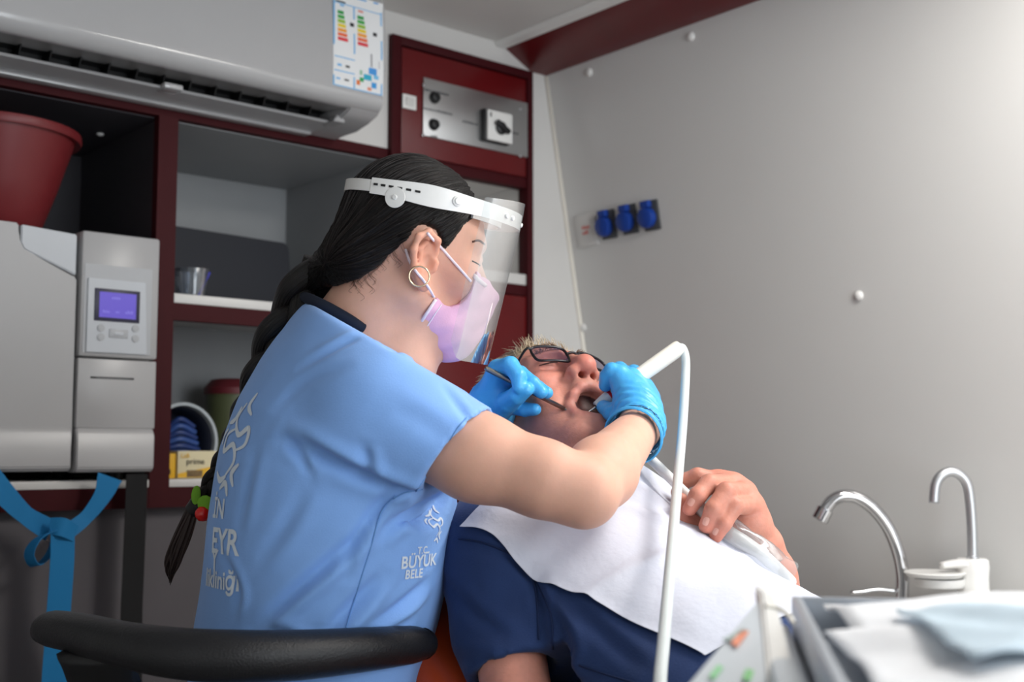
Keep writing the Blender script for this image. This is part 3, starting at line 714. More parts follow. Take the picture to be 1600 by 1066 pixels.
# ears
def ear(Fd, sx, R0=None):
    e = lambda x, y, z: (sx*x, y, z)
    Fd.add(ell(e(.074, .008, .002), (.007, .017, .030)), .008)
    out = [e(.076, -.006, .012), e(.083, -.003, .026), e(.088, .012, .034), e(.090, .024, .026), e(.089, .027, .010), e(.085, .021, -.010), e(.079, .010, -.024), e(.076, .001, -.030)]
    for a, b in zip(out[:-1], out[1:]): Fd.add(rc(a, b, .0042, .0042), .004)
    Fd.add(ell(e(.077, .002, -.027), (.0055, .008, .010)), .006)
    for a, b in ((e(.083, .018, .015), e(.080, .012, -.010)), (e(.082, .010, .022), e(.083, .018, .014))): Fd.add(rc(a, b, .0034, .0034), .004)
    Fd.add(rc(e(.077, -.008, .0), e(.077, -.007, -.008), .0045, .004), .005)
    Fd.sub(ell(e(.083, .004, -.002), (.008, .007, .011)), .004)
    Fd.sub(rc(e(.086, .010, .026), e(.086, .020, .018), .0025, .0025), .004)
ear(HF, -1); ear(HF, 1)
HL, HFc = HF.mesh(); HL = relax(HL, HFc, 1, .4)
headV = toW(RD, TD, HL)
# skin tint: warmer ear, cheek
base = np.array(lin((222, 172, 150))); c = np.tile(base, (len(HL), 1))
earm = np.exp(-((np.abs(HL[:, 0])-.084)/.012)**2)*sstep(np.abs(HL[:, 0]), .072, .08)
c = c*(1-.5*earm[:, None])+np.array(lin((214, 138, 112)))*.5*earm[:, None]
ck = np.exp(-(((np.abs(HL[:, 0])-.05)/.03)**2+((HL[:, 1]+.05)/.03)**2+((HL[:, 2]+.01)/.03)**2))[:, None]*.4
c = c*(1-ck)+np.array(lin((222, 150, 132)))*ck; headC = c

# ---- arms and hands
def seg_add(Fd, segs, k, off=0):
    for (a, b, ra, rb) in segs: Fd.add(rc(a, b, ra+off, rb+off), k)
def fingers(joints, rads):
    return [(joints[i], joints[i+1], rads[i], rads[i+1]) for i in range(len(joints)-1)]
shR = P(605, 655, 1.375); elR = P(912, 770, 1.335); wrR = P(1000, 668, 1.545)
armR = [(shR, P(745, 714, 1.35), .050, .0485), (P(745, 714, 1.35), P(850, 749, 1.335), .0485, .0410), (P(850, 749, 1.335), elR, .0410, .0355),
        (elR, P(940, 738, 1.40), .0375, .040), (P(940, 738, 1.40), wrR, .040, .0265)]
shL = P(655, 640, 1.69); elL = P(700, 720, 1.90); wrL = P(768, 652, 1.665)
armL = [(shL, elL, .052, .042), (elL, wrL, .042, .027)]
# right hand: holds the handpiece
kR = dict(i=P(968, 588, 1.60), m=P(985, 592, 1.625), r=P(1004, 606, 1.64), p=P(1016, 624, 1.64))
palmR = [(wrR, P(996, 640, 1.575), .0275, .027), (P(996, 640, 1.575), kR['i'], .026, .015), (P(996, 640, 1.575), kR['m'], .026, .015), (P(998, 640, 1.585), kR['r'], .026, .015), (P(1000, 645, 1.59), kR['p'], .024, .0135),
         (P(996, 640, 1.572), P(990, 612, 1.588), .026, .018)]
finR = fingers([kR['i'], P(956, 580, 1.60), P(949, 588, 1.605), P(946, 602, 1.610)], [.0125, .0105, .0095, .0082]) \
    + fingers([kR['m'], P(968, 578, 1.655), P(955, 592, 1.655), P(952, 618, 1.645)], [.012, .0105, .009, .008]) \
    + fingers([kR['r'], P(990, 582, 1.67), P(968, 590, 1.675), P(955, 612, 1.665)], [.012, .010, .009, .008]) \
    + fingers([kR['p'], P(1006, 600, 1.68), P(985, 608, 1.69), P(970, 625, 1.685)], [.011, .009, .008, .007]) \
    + fingers([P(990, 640, 1.572), P(970, 648, 1.575), P(956, 644, 1.59), P(943, 636, 1.605)], [.0165, .013, .0115, .0085])
# left hand: holds the probe
kL = dict(i=P(778, 578, 1.610), m=P(786, 590, 1.630), r=P(788, 605, 1.640), p=P(786, 622, 1.635))
palmL = [(wrL, P(768, 628, 1.645), .0265, .026)]+[(P(768, 628, 1.645), kL[q], .025, .0135) for q in 'imr']+[(P(770, 632, 1.645), kL['p'], .024, .0125), (P(772, 636, 1.637), P(783, 628, 1.620), .022, .016)]
finL = fingers([kL['i'], P(797, 571, 1.590), P(810, 588, 1.575), P(811, 606, 1.570)], [.0125, .0112, .0098, .008]) \
    + fingers([kL['m'], P(812, 585, 1.605), P(832, 600, 1.585), P(846, 613, 1.577)], [.0122, .0108, .0095, .0078]) \
    + fingers([kL['r'], P(815, 597, 1.627), P(840, 606, 1.605), P(855, 614, 1.593)], [.0118, .010, .009, .0072]) \
    + fingers([kL['p'], P(802, 636, 1.620), P(820, 640, 1.605), P(836, 640, 1.595)], [.0112, .0098, .0088, .0074]) \
    + fingers([P(780, 640, 1.625), P(793, 629, 1.603), P(808, 618, 1.583), P(822, 609, 1.572)], [.0165, .0135, .0118, .009])
def field_for(segs, h, mg=.03):
    pts = np.array([p for s_ in segs for p in s_[:2]]); r = max(max(s_[2:]) for s_ in segs)+mg
    return Fld(pts.min(0)-r, pts.max(0)+r, h)
AF = field_for(armR+palmR+finR, .0028); seg_add(AF, armR, .018); seg_add(AF, palmR, .012, -.0015); seg_add(AF, finR, .003, -.0015)
aV, aF = AF.mesh(); aV = relax(aV, aF, 2)
BF = field_for(armL+palmL+finL, .0028); seg_add(BF, armL, .03); seg_add(BF, palmL, .012, -.0015); seg_add(BF, finL, .003, -.0015)
bV, bF = BF.mesh(); bV = relax(bV, bF, 2)
# trunk under the clothes joins head, arms
tb = [(P(560, 560, 1.51), P(530, 720, 1.52), .055, .09), (P(530, 720, 1.52), P(500, 950, 1.52), .09, .10), (shR, P(585, 590, 1.52), .045, .05), (P(585, 590, 1.52), shL, .05, .045), (P(585, 600, 1.52), P(540, 720, 1.52), .05, .09)]
TF = field_for(tb, .006); seg_add(TF, tb, .03); tV, tF = TF.mesh()
V, F = join_geo([(headV, HFc), (aV, aF), (bV, bF), (tV, tF)])
cols = np.vstack([headC, np.tile(base, (len(aV)+len(bV)+len(tV), 1))])
body = obj('body', V, F, M_skinA, den); set_col(body, cols)

# ---- gloves
def glove(name, palm, fin, wr, dirw, cuff, lab):
    G = field_for(palm+fin+[cuff], .0019, .02); seg_add(G, palm, .012, .0012); seg_add(G, fin, .0022, .001)
    a, b, ra, rb = cuff; G.add(rc(a, b, ra, rb), .008); d = np.array(b)-np.array(a); d /= np.linalg.norm(d)
    G.clip(np.array(b), d); G.sub(rc(np.array(b)-d*.014, np.array(b)+d*.05, rb-.0035, rb-.001), .001)
    v, f = G.mesh(); n = normals_of(v, f); v = relax(v, f, 1, .4)
    # small wrinkles round the wrist
    t = (v-np.array(a))@d; wgt = np.exp(-((t-.004)/.02)**2); ang = np.sin((t+.15*((v-np.array(a))@up))*700)*.0009+np.sin(v[:, 2]*420+v[:, 0]*330)*.0005
    v = v+n*(ang*wgt)[:, None]
    o = obj(name, v, f, M_glove, den); o['label'] = lab; return o
dR = (P(945, 735, 1.41)-wrR); dR /= np.linalg.norm(dR); dL = (elL-wrL); dL /= np.linalg.norm(dL)
gR = glove('glove', palmR, finR, wrR, dR, (wrR-dR*.012, wrR+dR*.032, .0305, .0375), 'blue nitrile glove on the near hand holding the handpiece')
gL = glove('glove', palmL, finL, wrL, dL, (wrL-dL*.01, wrL+dL*.035, .029, .034), 'blue nitrile glove on the far hand holding the probe')
V, F = lathe_geo([(.0365, 0), (.0388, .0012), (.0388, .0035), (.0365, .0048)], wrR+dR*.0285, dR, 40)
obj('cuff_roll', V, F, M_glove, gR)

# ---- scrub top
bf = rt*.955-fw*0-np.array([0, 0, 0]); bfwd = rt*.955+fw*.30; bfwd[2] = 0; bfwd /= np.linalg.norm(bfwd); blat = np.cross(np.array([0, 0, 1.]), bfwd)   # to her left (away)
SF = Fld(P(270, 1000, 1.5)-np.array([.20, .54, .22]), P(760, 470, 1.5)+np.array([.16, .26, .06]), .0036)
secs = [(474, 1150, .150, .19), (482, 1040, .135, .18), (494, 950, .131, .168), (512, 860, .137, .168), (520, 790, .136, .172), (520, 720, .126, .178), (530, 650, .110, .174), (542, 580, .086, .148), (550, 530, .066, .10)]
DT = 1.505
for (a, b) in zip(secs[:-1], secs[1:]):
    s_ = a[3]/a[2]
    fn, lo, hi = rc(P(a[0], a[1], DT), P(b[0], b[1], DT), a[2], b[2], blat, 1/ s_)
    SF.add((fn, lo-.12, hi+.12), .04)
# shoulders and sleeves
slR = P(705, 716, 1.36); slL = P(745, 690, 1.83)
SF.add(rc(shR+np.array([0, 0, .0]), P(660, 682, 1.362), .068, .065), .05)
SF.add(rc(P(660, 682, 1.362), P(760, 732, 1.350), .065, .064), .02)
SF.add(rc(P(560, 560, 1.45), shR+np.array([0, 0, .015]), .05, .06), .05)
SF.add(rc(P(590, 570, 1.55), shL, .05, .066), .05)
SF.add(rc(shL, elL, .066, .056), .04)
SF.add(rc(P(600, 600, 1.44), P(640, 640, 1.5), .06, .07), .05)
# front bulge of the loose cloth below the arm
SF.add(rc(P(635, 800, 1.47), P(598, 950, 1.46), .035, .04), .06)
# folds: ridges and creases (cloth pulled from armpit to hip and at the elbow side of the sleeve)
def ridge(pts, r, k=.02, dep=0.0):
    p = [np.array(q, float) for q in pts]
    for a, b in zip(p[:-1], p[1:]): SF.add(rc(a, b, r, r), k)
def crease(pts, r, k=.02):
    p = [np.array(q, float) for q in pts]
    for a, b in zip(p[:-1], p[1:]): SF.sub(rc(a, b, r, r), k)
sM, sFc = SF.mesh(); shb = bvh_of(sM, sFc)
def hit(x, y, push=0.0):
    q = ray(x, y); q = q/np.linalg.norm(q); r_ = shb.ray_cast(Vector(CAM), Vector(q))
    if r_[0] is None: return P(x, y, 1.45)
    return np.array(r_[0])+q*push
# cut sleeve openings, neck opening
ds = (P(760, 742, 1.352)-P(650, 676, 1.365)); ds /= np.linalg.norm(ds)
cutn = np.array(rt*.79-up*-.0); 
# sleeve hem plane passes through the hem line in the photo (757,648)-(655,778)
hA = P(760, 650, 1.36); hB = P(657, 778, 1.36); hd = hB-hA; hn = np.cross(hd, fw); hn /= np.linalg.norm(hn)
if hn@rt < 0: hn = -hn
hn = hn+fw*-.25; hn /= np.linalg.norm(hn)
X, Y, Z = SF.grid((slice(None),)*3)
dpl = (X-hA[0])*hn[0]+(Y-hA[1])*hn[1]+(Z-hA[2])*hn[2]
near = np.maximum(dpl*1.0, -1)
# only clip near the right sleeve (closer to the camera than the trunk front)
fnS, _, _ = rc(P(650, 676, 1.365), P(800, 755, 1.35), .10, .10)
inS = fnS(X, Y, Z) < 0
SF.F = np.where(inS, np.maximum(SF.F, dpl), SF.F)
SF.sub(rc(P(715, 706, 1.356), P(840, 762, 1.335), .055, .060), .001)
SF.clip(P(745, 690, 1.86), (elL-shL), 0)
nA, nB = P(470, 466, 1.5), P(640, 562, 1.5); nnk = np.cross(nB-nA, ray(555, 514)); nnk = nnk if nnk[2] > 0 else -nnk
SF.clip(nA, nnk, .006)
SF.clip(P(470, 1290, 1.5), (0, 0, -1), 0)
sM, sFc = SF.mesh(); sM = relax(sM, sFc, 2, .4); nS = normals_of(sM, sFc)
shb = bvh_of(sM, sFc)
sM = folds(sM, nS, lambda x, y: hit(x, y), [
    ([(440, 688), (480, 700), (545, 733), (600, 757), (648, 774)], 0.00900, .009, .9), ([(449, 690), (468, 712), (485, 738)], 0.00450, .006, .8), ([(567, 699), (575, 722), (585, 745)], 0.00450, .007, .8),
    ([(470, 575), (529, 541), (562, 526)], 0.00375, .006, .8), ([(600, 540), (625, 553), (668, 566)], 0.00450, .006, .9), ([(430, 640), (480, 596), (540, 575)], 0.00225, .008, .6),
    ([(655, 770), (611, 772), (576, 811), (550, 856), (537, 900)], 0.00600, .007, .9), ([(690, 775), (640, 800), (590, 838)], 0.00600, .008, .9), ([(560, 838), (520, 874), (460, 926), (396, 984)], 0.00900, .008, .9), ([(598, 900), (555, 945), (508, 992)], 0.00900, .009, .9),
    ([(672, 905), (630, 945), (575, 985)], 0.00750, .008, .9), ([(640, 965), (590, 1000), (530, 1040)], 0.00750, .008, .8), ([(480, 760), (440, 830), (400, 880)], 0.00375, .010, .7), ([(345, 860), (372, 920), (365, 960)], 0.00375, .007, .8),
    ([(400, 700), (385, 770), (372, 830)], 0.00300, .009, .7), ([(690, 600), (720, 640), (735, 660)], 0.00300, .006, .7), ([(610, 640), (660, 660), (715, 700)], 0.00225, .012, .6), ([(420, 985), (470, 1010), (520, 1060)], 0.00600, .008, .8)])
sM = relax(sM, sFc, 1, .4)
shirt = obj('scrub_top', sM, sFc, M_shirt, den); shb = bvh_of(sM, sFc)
def on_shirt(x, y, off=.001):
    q_ = ray(x, y); q_ = q_/np.linalg.norm(q_); r_ = shb.ray_cast(Vector(CAM), Vector(q_))
    if r_[0] is None: return None
    return np.array(r_[0])-q_*off
# seams stitched on the side
for pts in ([(618, 775), (596, 800), (578, 860), (556, 930), (540, 985), (525, 1050)], [(660, 765), (633, 770), (614, 780)], [(730, 652), (716, 668), (700, 692), (672, 735), (650, 768)]):
    p3 = [on_shirt(*q_, .0006) for q_ in catmull(pts, 6)]; p3 = [p_ for p_ in p3 if p_ is not None]
    V, F = tube_geo(p3, .0008, 6); obj('seam', V, F, mat('seam_blue', (104, 152, 212), .8), shirt)
# print on the cloth: letters dropped onto the surface along a direction
def cloth_text(s_, size, o, ux, uy, drop, parent, m=M_print, geo=None, name='print'):
    v, f = geo if geo is not None else text_geo(s_, size, 4, .022)
    bm = bmesh.new(); vv = [bm.verts.new((a[0], a[1], 0)) for a in v]
    for q_ in f:
        try: bm.faces.new([vv[i] for i in q_])
        except ValueError: pass
    bmesh.ops.triangulate(bm, faces=bm.faces[:])
    for _ in range(3):
        es = [e for e in bm.edges if e.calc_length() > .006]
        if es: bmesh.ops.subdivide_edges(bm, edges=es, cuts=1); bmesh.ops.triangulate(bm, faces=bm.faces[:])
    bm.verts.index_update(); W = []; ok = []
    dr = np.array(drop, float); dr /= np.linalg.norm(dr)
    for v_ in bm.verts:
        p_ = np.array(o)+np.array(ux)*v_.co.x+np.array(uy)*v_.co.y-dr*.3
        r_ = shb.ray_cast(Vector(p_), Vector(dr), .6)
        ok.append(r_[0] is not None); W.append(np.array(r_[0])+np.array(r_[1])*.0009*(1 if r_[1]@Vector(dr) < 0 else -1) if r_[0] is not None else p_)
    fs = [[x.index for x in q_.verts] for q_ in bm.faces if all(ok[x.index] for x in q_.verts)]; bm.free()
    use = sorted({i for q_ in fs for i in q_}); mp_ = {j: i for i, j in enumerate(use)}
    if not fs: return None
    return obj(name, [W[i] for i in use], [[mp_[i] for i in q_] for q_ in fs], m, parent, True)
Z1 = np.array([0, 0, 1.])
# chest print, on her right breast
cdr = -bfwd*.55+blat*.9; cux = np.cross(Z1, -cdr); cux /= np.linalg.norm(cux)
cux = -cux if cux@rt < 0 else cux
for s_, px_, sz in (('T.C.', (652, 866), .0115), ('BÜYÜK', (626, 889), .0195), ('BELE', (632, 905), .0145)):
    h_ = on_shirt(*px_)
    if h_ is not None: cloth_text(s_, sz, h_, cux*1.0, Z1*1.0+cux*.0, cdr, shirt)
# swirl emblem over it
def swirl(cx, cy, s_, segs):
    geo = []
    for pts, r in segs:
        p2 = catmull([(a*s_, b*s_, 0) for a, b in pts], 6); V_ = []; F_ = []
        T_ = np.gradient(p2, axis=0); T_ /= np.linalg.norm(T_, axis=1)[:, None]+1e-9
        n_ = len(p2)
        for i in range(n_):
            w_ = r*s_*(.35+.65*math.sin(math.pi*(i+.3)/(n_-.4))); nn = np.array([-T_[i][1], T_[i][0], 0]); V_ += [p2[i]+nn*w_, p2[i]-nn*w_]
        for i in range(n_-1): F_.append((2*i, 2*i+1, 2*i+3, 2*i+2))
        geo.append((V_, F_))
    V_, F_ = join_geo(geo); return np.array(V_), F_
SW = [([(-.1, -.55), (.15, -.3), (.0, -.05), (-.3, -.15), (-.35, .1), (-.05, .2)], .045), ([(.1, .6), (-.1, .35), (.1, .1), (.35, .2), (.35, -.05), (.1, -.15)], .045), ([(-.45, .3), (-.2, .35), (-.05, .55)], .05), ([(.2, -.7), (.12, -.5), (.3, -.35)], .05), ([(-.5, -.05), (-.55, .1), (-.4, .2)], .05), ([(.3, .75), (.2, .55), (.35, .4)], .045),
      ([(-.25, -.75), (-.05, -.65), (.05, -.85)], .05)]
h_ = on_shirt(683, 818)
if h_ is not None: cloth_text('', 1, h_, cux, Z1, cdr, shirt, geo=swirl(0, 0, .027, SW), name='emblem')
# back print
bdr = bfwd*.9+blat*.45; bux = np.cross(Z1, bdr)*-1; bux /= np.linalg.norm(bux)
bux = -bux if bux@rt < 0 else bux
for s_, px_, sz in (('İN', (333, 808), .032), ('EYR', (331, 862), .041), ('Y', (331, 888), .032), ('likliniği', (322, 914), .029)):
    h_ = on_shirt(*px_)
    if h_ is not None: cloth_text(s_, sz, h_, bux*1.0, Z1, bdr, shirt)
h_ = on_shirt(366, 690)
if h_ is not None: cloth_text('', 1, h_, bux*1.2, Z1, bdr, shirt, geo=swirl(0, 0, .075, SW), name='emblem')
h_ = on_shirt(345, 744)
if h_ is not None: cloth_text('', 1, h_, bux, Z1, bdr, shirt, geo=swirl(0, 0, .05, [([(-.4, .1), (0, -.1), (.4, .0)], .08)]), name='emblem')
# navy under-collar
ca = [P(474, 463, 1.515), P(482, 467, 1.48), P(500, 476, 1.452), P(525, 489, 1.44), P(550, 503, 1.438), P(568, 514, 1.445)]
V, F = tube_geo(catmull(ca, 6), [.006, .0075, .008, .0075, .006], 10); obj('under_collar', V, F, M_collar, shirt)
# ---- trousers, shoes (below the frame)
hip = np.array([P(452, 1180, 1.53)[0], P(452, 1180, 1.53)[1], .62])
tr = []
for s_ in (-1, 1):
    h0 = hip+blat*s_*.09; k0 = h0+bfwd*.36+blat*s_*.12+np.array([0, 0, -.05]); f0 = np.array([k0[0], k0[1], .09])-bfwd*.1
    tr += [(h0, k0, .095, .065), (k0, f0, .065, .05)]
tr.append((hip-blat*.08, hip+blat*.08, .125, .125))
G = field_for(tr, .008); seg_add(G, tr, .04); v, f = G.mesh(); obj('trousers', v, f, M_pants, den)
for s_ in (-1, 1):
    k0 = hip+blat*s_*.21+bfwd*.26; a = np.array([k0[0], k0[1], .045])
    G = Fld(a-.25, a+.25, .006); G.add(rc(a-bfwd*.04, a+bfwd*.1, .042, .036), .01); G.clip((0, 0, .004), (0, 0, -1)); v, f = G.mesh(); obj('shoe', v, f, M_shoe, den)

# ---- hair (head-local)
HR = Fld((-.11, -.12, -.14), (.11, .19, .165), .0022)
HR.add(ell((0, .004, .0465), (.0765, .0895, .0865)), .0)
HR.add(rc((0, .025, .035), (0, .050, -.004), .058, .045), .02)
HR.add(rc((0, .055, -.005), toL(RD, TD, P(502, 434, 1.525)), .046, .028), .03)
hp = [(600, 200), (668, 222), (735, 262), (764, 300), (772, 330), (752, 338), (725, 352), (706, 372), (694, 392), (688, 384), (678, 362), (664, 352), (650, 352), (640, 362), (634, 376), (618, 392), (600, 412), (580, 430), (556, 446), (530, 462), (500, 480), (455, 470), (440, 380), (500, 240)]
hpl = [tuple(dl(x, y, -.062)[1:]) for x, y in hp]
X, Y, Z = HR.grid((slice(None),)*3)
pd = poly2d(Y, Z, hpl).astype(np.float32)
kk = .006; hh = np.maximum(kk-np.abs(HR.F-pd), 0)/kk; HR.F = np.maximum(HR.F, pd)+hh*hh*kk*.25
hv, hf = HR.mesh(); hv = relax(hv, hf, 1, .4); hn_ = normals_of(hv, hf)
pole = np.array([0, .112, -.03]); pax = np.array([0, -.80, .60]); pax /= np.linalg.norm(pax); e1 = np.array([1., 0, 0]); e2 = np.cross(pax, e1)
rel = hv-pole; az = np.arctan2(rel@e2, rel@e1); ln = rel@pax
def hash_noise(x, s0=0):
    r_ = np.random.RandomState(s0).rand(4096)*2-1; i = np.floor(x).astype(int); t = x-i; t = t*t*(3-2*t); return r_[i % 4096]*(1-t)+r_[(i+1) % 4096]*t
dsp = hash_noise(az*22+hash_noise(ln*14, 3)*.6+100, 1)*.0012+hash_noise(az*60+ln*4+200, 2)*.0007
hv = hv+hn_*dsp[:, None]
hair = obj('hair', toW(RD, TD, hv), hf, M_hair, den)
set_vec(hair, 'flow', np.stack([az*48, ln*10, np.zeros(len(az))], 1))
# loose strands along the flow
rs = np.random.RandomState(5); hb = bvh_of(hv, hf); hbv0 = bvh_of(headV, HFc); geo = []
for i in range(420):
    a0 = rs.rand()*2*math.pi; l0 = .03+rs.rand()*.16; pts = []
    for t in np.linspace(0, 1, 9):
        l_ = l0-t*(.05+.04*0); 
        if l_ < .0: break
        d_ = math.cos(a0+t*.05)*e1+math.sin(a0+t*.05)*e2; o_ = pole+pax*l_+d_*.2
        r_ = hb.ray_cast(Vector(o_), Vector(-d_), .3)
        if r_[0] is None: pts = pts if len(pts) > 3 else []; break
        pts.append(np.array(r_[0])+d_*(.0004+.0006*math.sin(math.pi*t)))
    if len(pts) > 3:
        v_, f_ = tube_geo(toW(RD, TD, np.array(pts)), [.0003, .0006, .0003], 4); geo.append((v_, f_))
# wisps at the nape
wsp = []
for i in range(40):
    x0 = 545+rs.rand()*85; y0 = 376+(634-x0)*.80-8+rs.rand()*9
    l_ = 10+rs.rand()*24; s_ = rs.choice([-1, 1]); D_ = 1.449
    q0 = dl(x0, y0, -.058); 
    pts = [on_b(hbv0, x_, y_, .0009) for x_, y_ in ((x0, y0), (x0+s_*l_*.2, y0+l_*.5), (x0+s_*l_*.55, y0+l_*.85), (x0+s_*l_*.35, y0+l_*1.05))]
    pts = [p_ for p_ in pts if p_ is not None]
    if len(pts) < 3: continue
    wsp.append(tube_geo(catmull(pts, 4), [.00022, .00012], 3))
V, F = join_geo(geo); o = obj('hair_strands', V, F, mat('strand_dark', (30, 22, 20), .4), hair); o['kind'] = 'stuff'
V, F = join_geo(wsp); o = obj('nape_wisps', V, F, mat('wisp_brown', (104, 72, 58), .5), hair); o['kind'] = 'stuff'
# braid: three interwoven strands
bp_ = catmull([P(508, 418, 1.525), P(480, 452, 1.525), P(448, 500, 1.53), P(420, 552, 1.535), P(396, 612, 1.545), P(372, 668, 1.555), P(350, 716, 1.56), P(330, 752, 1.565), P(318, 778, 1.565)], 26)
n = len(bp_); T = np.gradient(bp_, axis=0); T /= np.linalg.norm(T, axis=1)[:, None]
S = np.concatenate([[0], np.cumsum(np.linalg.norm(np.diff(bp_, axis=0), axis=1))]); Lb = S[-1]
rad = np.interp(S/Lb, [0, .12, .4, .75, 1], [.030, .027, .021, .0125, .009]); ph = np.cumsum(np.gradient(S)/(rad*4.6))*2*math.pi*.55
for k in range(3):
    pts = []
    for i in range(n):
        lat = np.cross(T[i], -fw); lat /= np.linalg.norm(lat); dp = np.cross(lat, T[i])
        a = ph[i]+k*2*math.pi/3
        pts.append(bp_[i]+lat*rad[i]*.62*math.sin(a)+dp*rad[i]*.42*math.sin(2*a))
    V, F = tube_geo(pts, list(rad*.60), 14); V = np.array(V)
    o = obj('braid_strand', V, F, M_hair2, hair); ii = np.repeat(np.arange(n), 14); aa = np.tile(np.arange(14), n)
    set_vec(o, 'flow', np.stack([np.abs(aa-7)*3.2+k*20, S[ii]*26, np.zeros(len(ii))], 1))
tie = tube('hair_tie', [P(317, 778, 1.565), P(309, 790, 1.565), P(298, 800, 1.565)], [.009, .013, .010], M_black, hair, 14)
geo = []
for i in range(60):
    o_ = rs.randn(3)*.0024; e_ = rs.randn(2)*.6
    geo.append(tube_geo(catmull([P(302, 797, 1.565)+o_, P(291+e_[0]*3, 825, 1.565)+o_*1.3, P(278+e_[0]*4, 858, 1.565)+o_*1.5, P(269+e_[1]*3, 885+e_[0]*6, 1.565)+o_, P(266+e_[1]*2, 900+e_[0]*10, 1.565)], 4), [.0026, .0026, .0022, .0004], 5))
V, F = join_geo(geo); o = obj('braid_tail', V, F, mat('tail_brown', (44, 30, 26), .5), hair); o['kind'] = 'stuff'
# cherry clip
ch = obj('cherry_clip', *lathe_geo([(0, -.010), (.0055, -.009), (.0095, -.004), (.0105, 0), (.0095, .004), (.0055, .009), (0, .010)], P(317, 803, 1.548), (0, 0, 1), 20), M_cherry, hair)
def leaf(c, a, b, ang, bend):
    V_ = []; F_ = []; n1, n2 = 12, 6
    for j in range(n2+1):
        for i in range(n1):
            t = 2*math.pi*i/n1; r_ = j/n2; x_ = a*math.cos(t)*r_; y_ = b*math.sin(t)*r_
            V_.append(c+rt*(x_*math.cos(ang)-y_*math.sin(ang))+up*(x_*math.sin(ang)+y_*math.cos(ang))-fw*bend*(1-r_*r_))
    for j in range(n2):
        for i in range(n1): F_.append((j*n1+i, j*n1+(i+1) % n1, (j+1)*n1+(i+1) % n1, (j+1)*n1+i))
    return V_, F_
for c_, a_, b_, an in ((P(306, 774, 1.55), .006, .0125, -.1), (P(321, 788, 1.546), .0105, .0115, .35)):
    V1, F1 = leaf(c_, a_, b_, an, .002); V2 = [np.array(v_)+fw*.002 for v_ in V1]; V, F = join_geo([(V1, F1), (V2, [q_[::-1] for q_ in F1])])
    obj('felt_leaf', V, F, M_green, ch)

# ---- mask
MF = Fld((-.1, -.15, -.14), (.1, .06, .06), .0019)
head_base(MF)
MF.add(rc((0, -.088, .02), (0, -.115, -.02), .009, .012), .02); MF.add(rc((0, -.112, -.022), (0, -.098, -.085), .014, .016), .03)
for sx in (-1, 1): MF.add(rc((sx*.02, -.098, -.03), (sx*.03, -.07, -.08), .016, .018), .03)
MF.F = MF.F-.0045
mp = [(737, 424), (745, 428), (775, 440), (790, 470), (765, 520), (730, 575), (690, 590), (640, 560), (630, 536), (654, 503), (678, 464), (690, 474), (703, 479), (718, 477), (727, 466), (731, 448)]
mpl = [tuple(dl(x, y, -.05)[1:]) for x, y in mp]
X, Y, Z = MF.grid((slice(None),)*3); pd = poly2d(Y, Z, mpl); MF.F = np.maximum(MF.F, pd.astype(np.float32))
mv, mf = MF.mesh(); mv = relax(mv, mf, 2, .5); mn = normals_of(mv, mf)
pt = np.stack([np.abs(mv[:, 0]), mv[:, 1], mv[:, 2]], 1)
pl_ = np.sin((mv[:, 2]*.8+mv[:, 1]*.9)*190+np.sin(mv[:, 0]*60)*1.2)*.0009+np.sin(mv[:, 2]*260+mv[:, 1]*100)*.0005
mv = mv+mn*pl_[:, None]
mask = obj('face_mask', toW(RD, TD, mv), mf, M_mask, den); mask['label'] = 'pink pleated surgical mask with white ear loops'
mb = bvh_of(toW(RD, TD, mv), mf); hbv = bvh_of(headV, HFc)
def edge_tube(name, pts, r, m, parent, bv, off=.0005, fall=1.44, seg=6):
    p3 = []
    for q_ in catmull(pts, 5):
        h_ = on_b(bv, q_[0], q_[1], off)
        if h_ is not None: p3.append(h_)
    if len(p3) < 3: return None
    V_, F_ = tube_geo(p3, r, seg); return obj(name, V_, F_, m, parent)
edge_tube('mask_binding', [(681, 468), (668, 488), (655, 508), (640, 531)], .0022, M_maskw, mask, mb)
edge_tube('mask_binding', [(690, 476), (679, 492), (667, 511), (652, 536)], .0008, M_maskw, mask, mb)
edge_tube('mask_binding', [(739, 428), (746, 436), (758, 446)], .003, M_maskw, mask, mb)
def both(x, y, off=.0015):
    a_ = on_b(hbv, x, y, off); b_ = on_b(mb, x, y, off); c_ = [v_ for v_ in (a_, b_) if v_ is not None]
    return min(c_, key=lambda v_: np.linalg.norm(v_-CAM)) if c_ else P(x, y, 1.42)
tube('ear_loop', [both(*q_) for q_ in ((736, 440), (722, 424), (706, 406), (690, 388), (676, 374), (668, 364))], .0016, M_maskw, mask, 8, 4)
tube('ear_loop', [both(*q_) for q_ in ((678, 464), (670, 450), (660, 436), (650, 424), (640, 408), (634, 390))], .0016, M_maskw, mask, 8, 4)
# eye lash and brow
edge_tube('eyelash', [(738, 408), (744, 411), (750, 415)], .0009, mat('lash', (24, 16, 16), .6), body, hbv, .0006)
edge_tube('eyebrow', [(738, 378), (748, 376), (757, 382)], .0014, mat('brow', (92, 62, 52), .7), body, hbv, .0004)
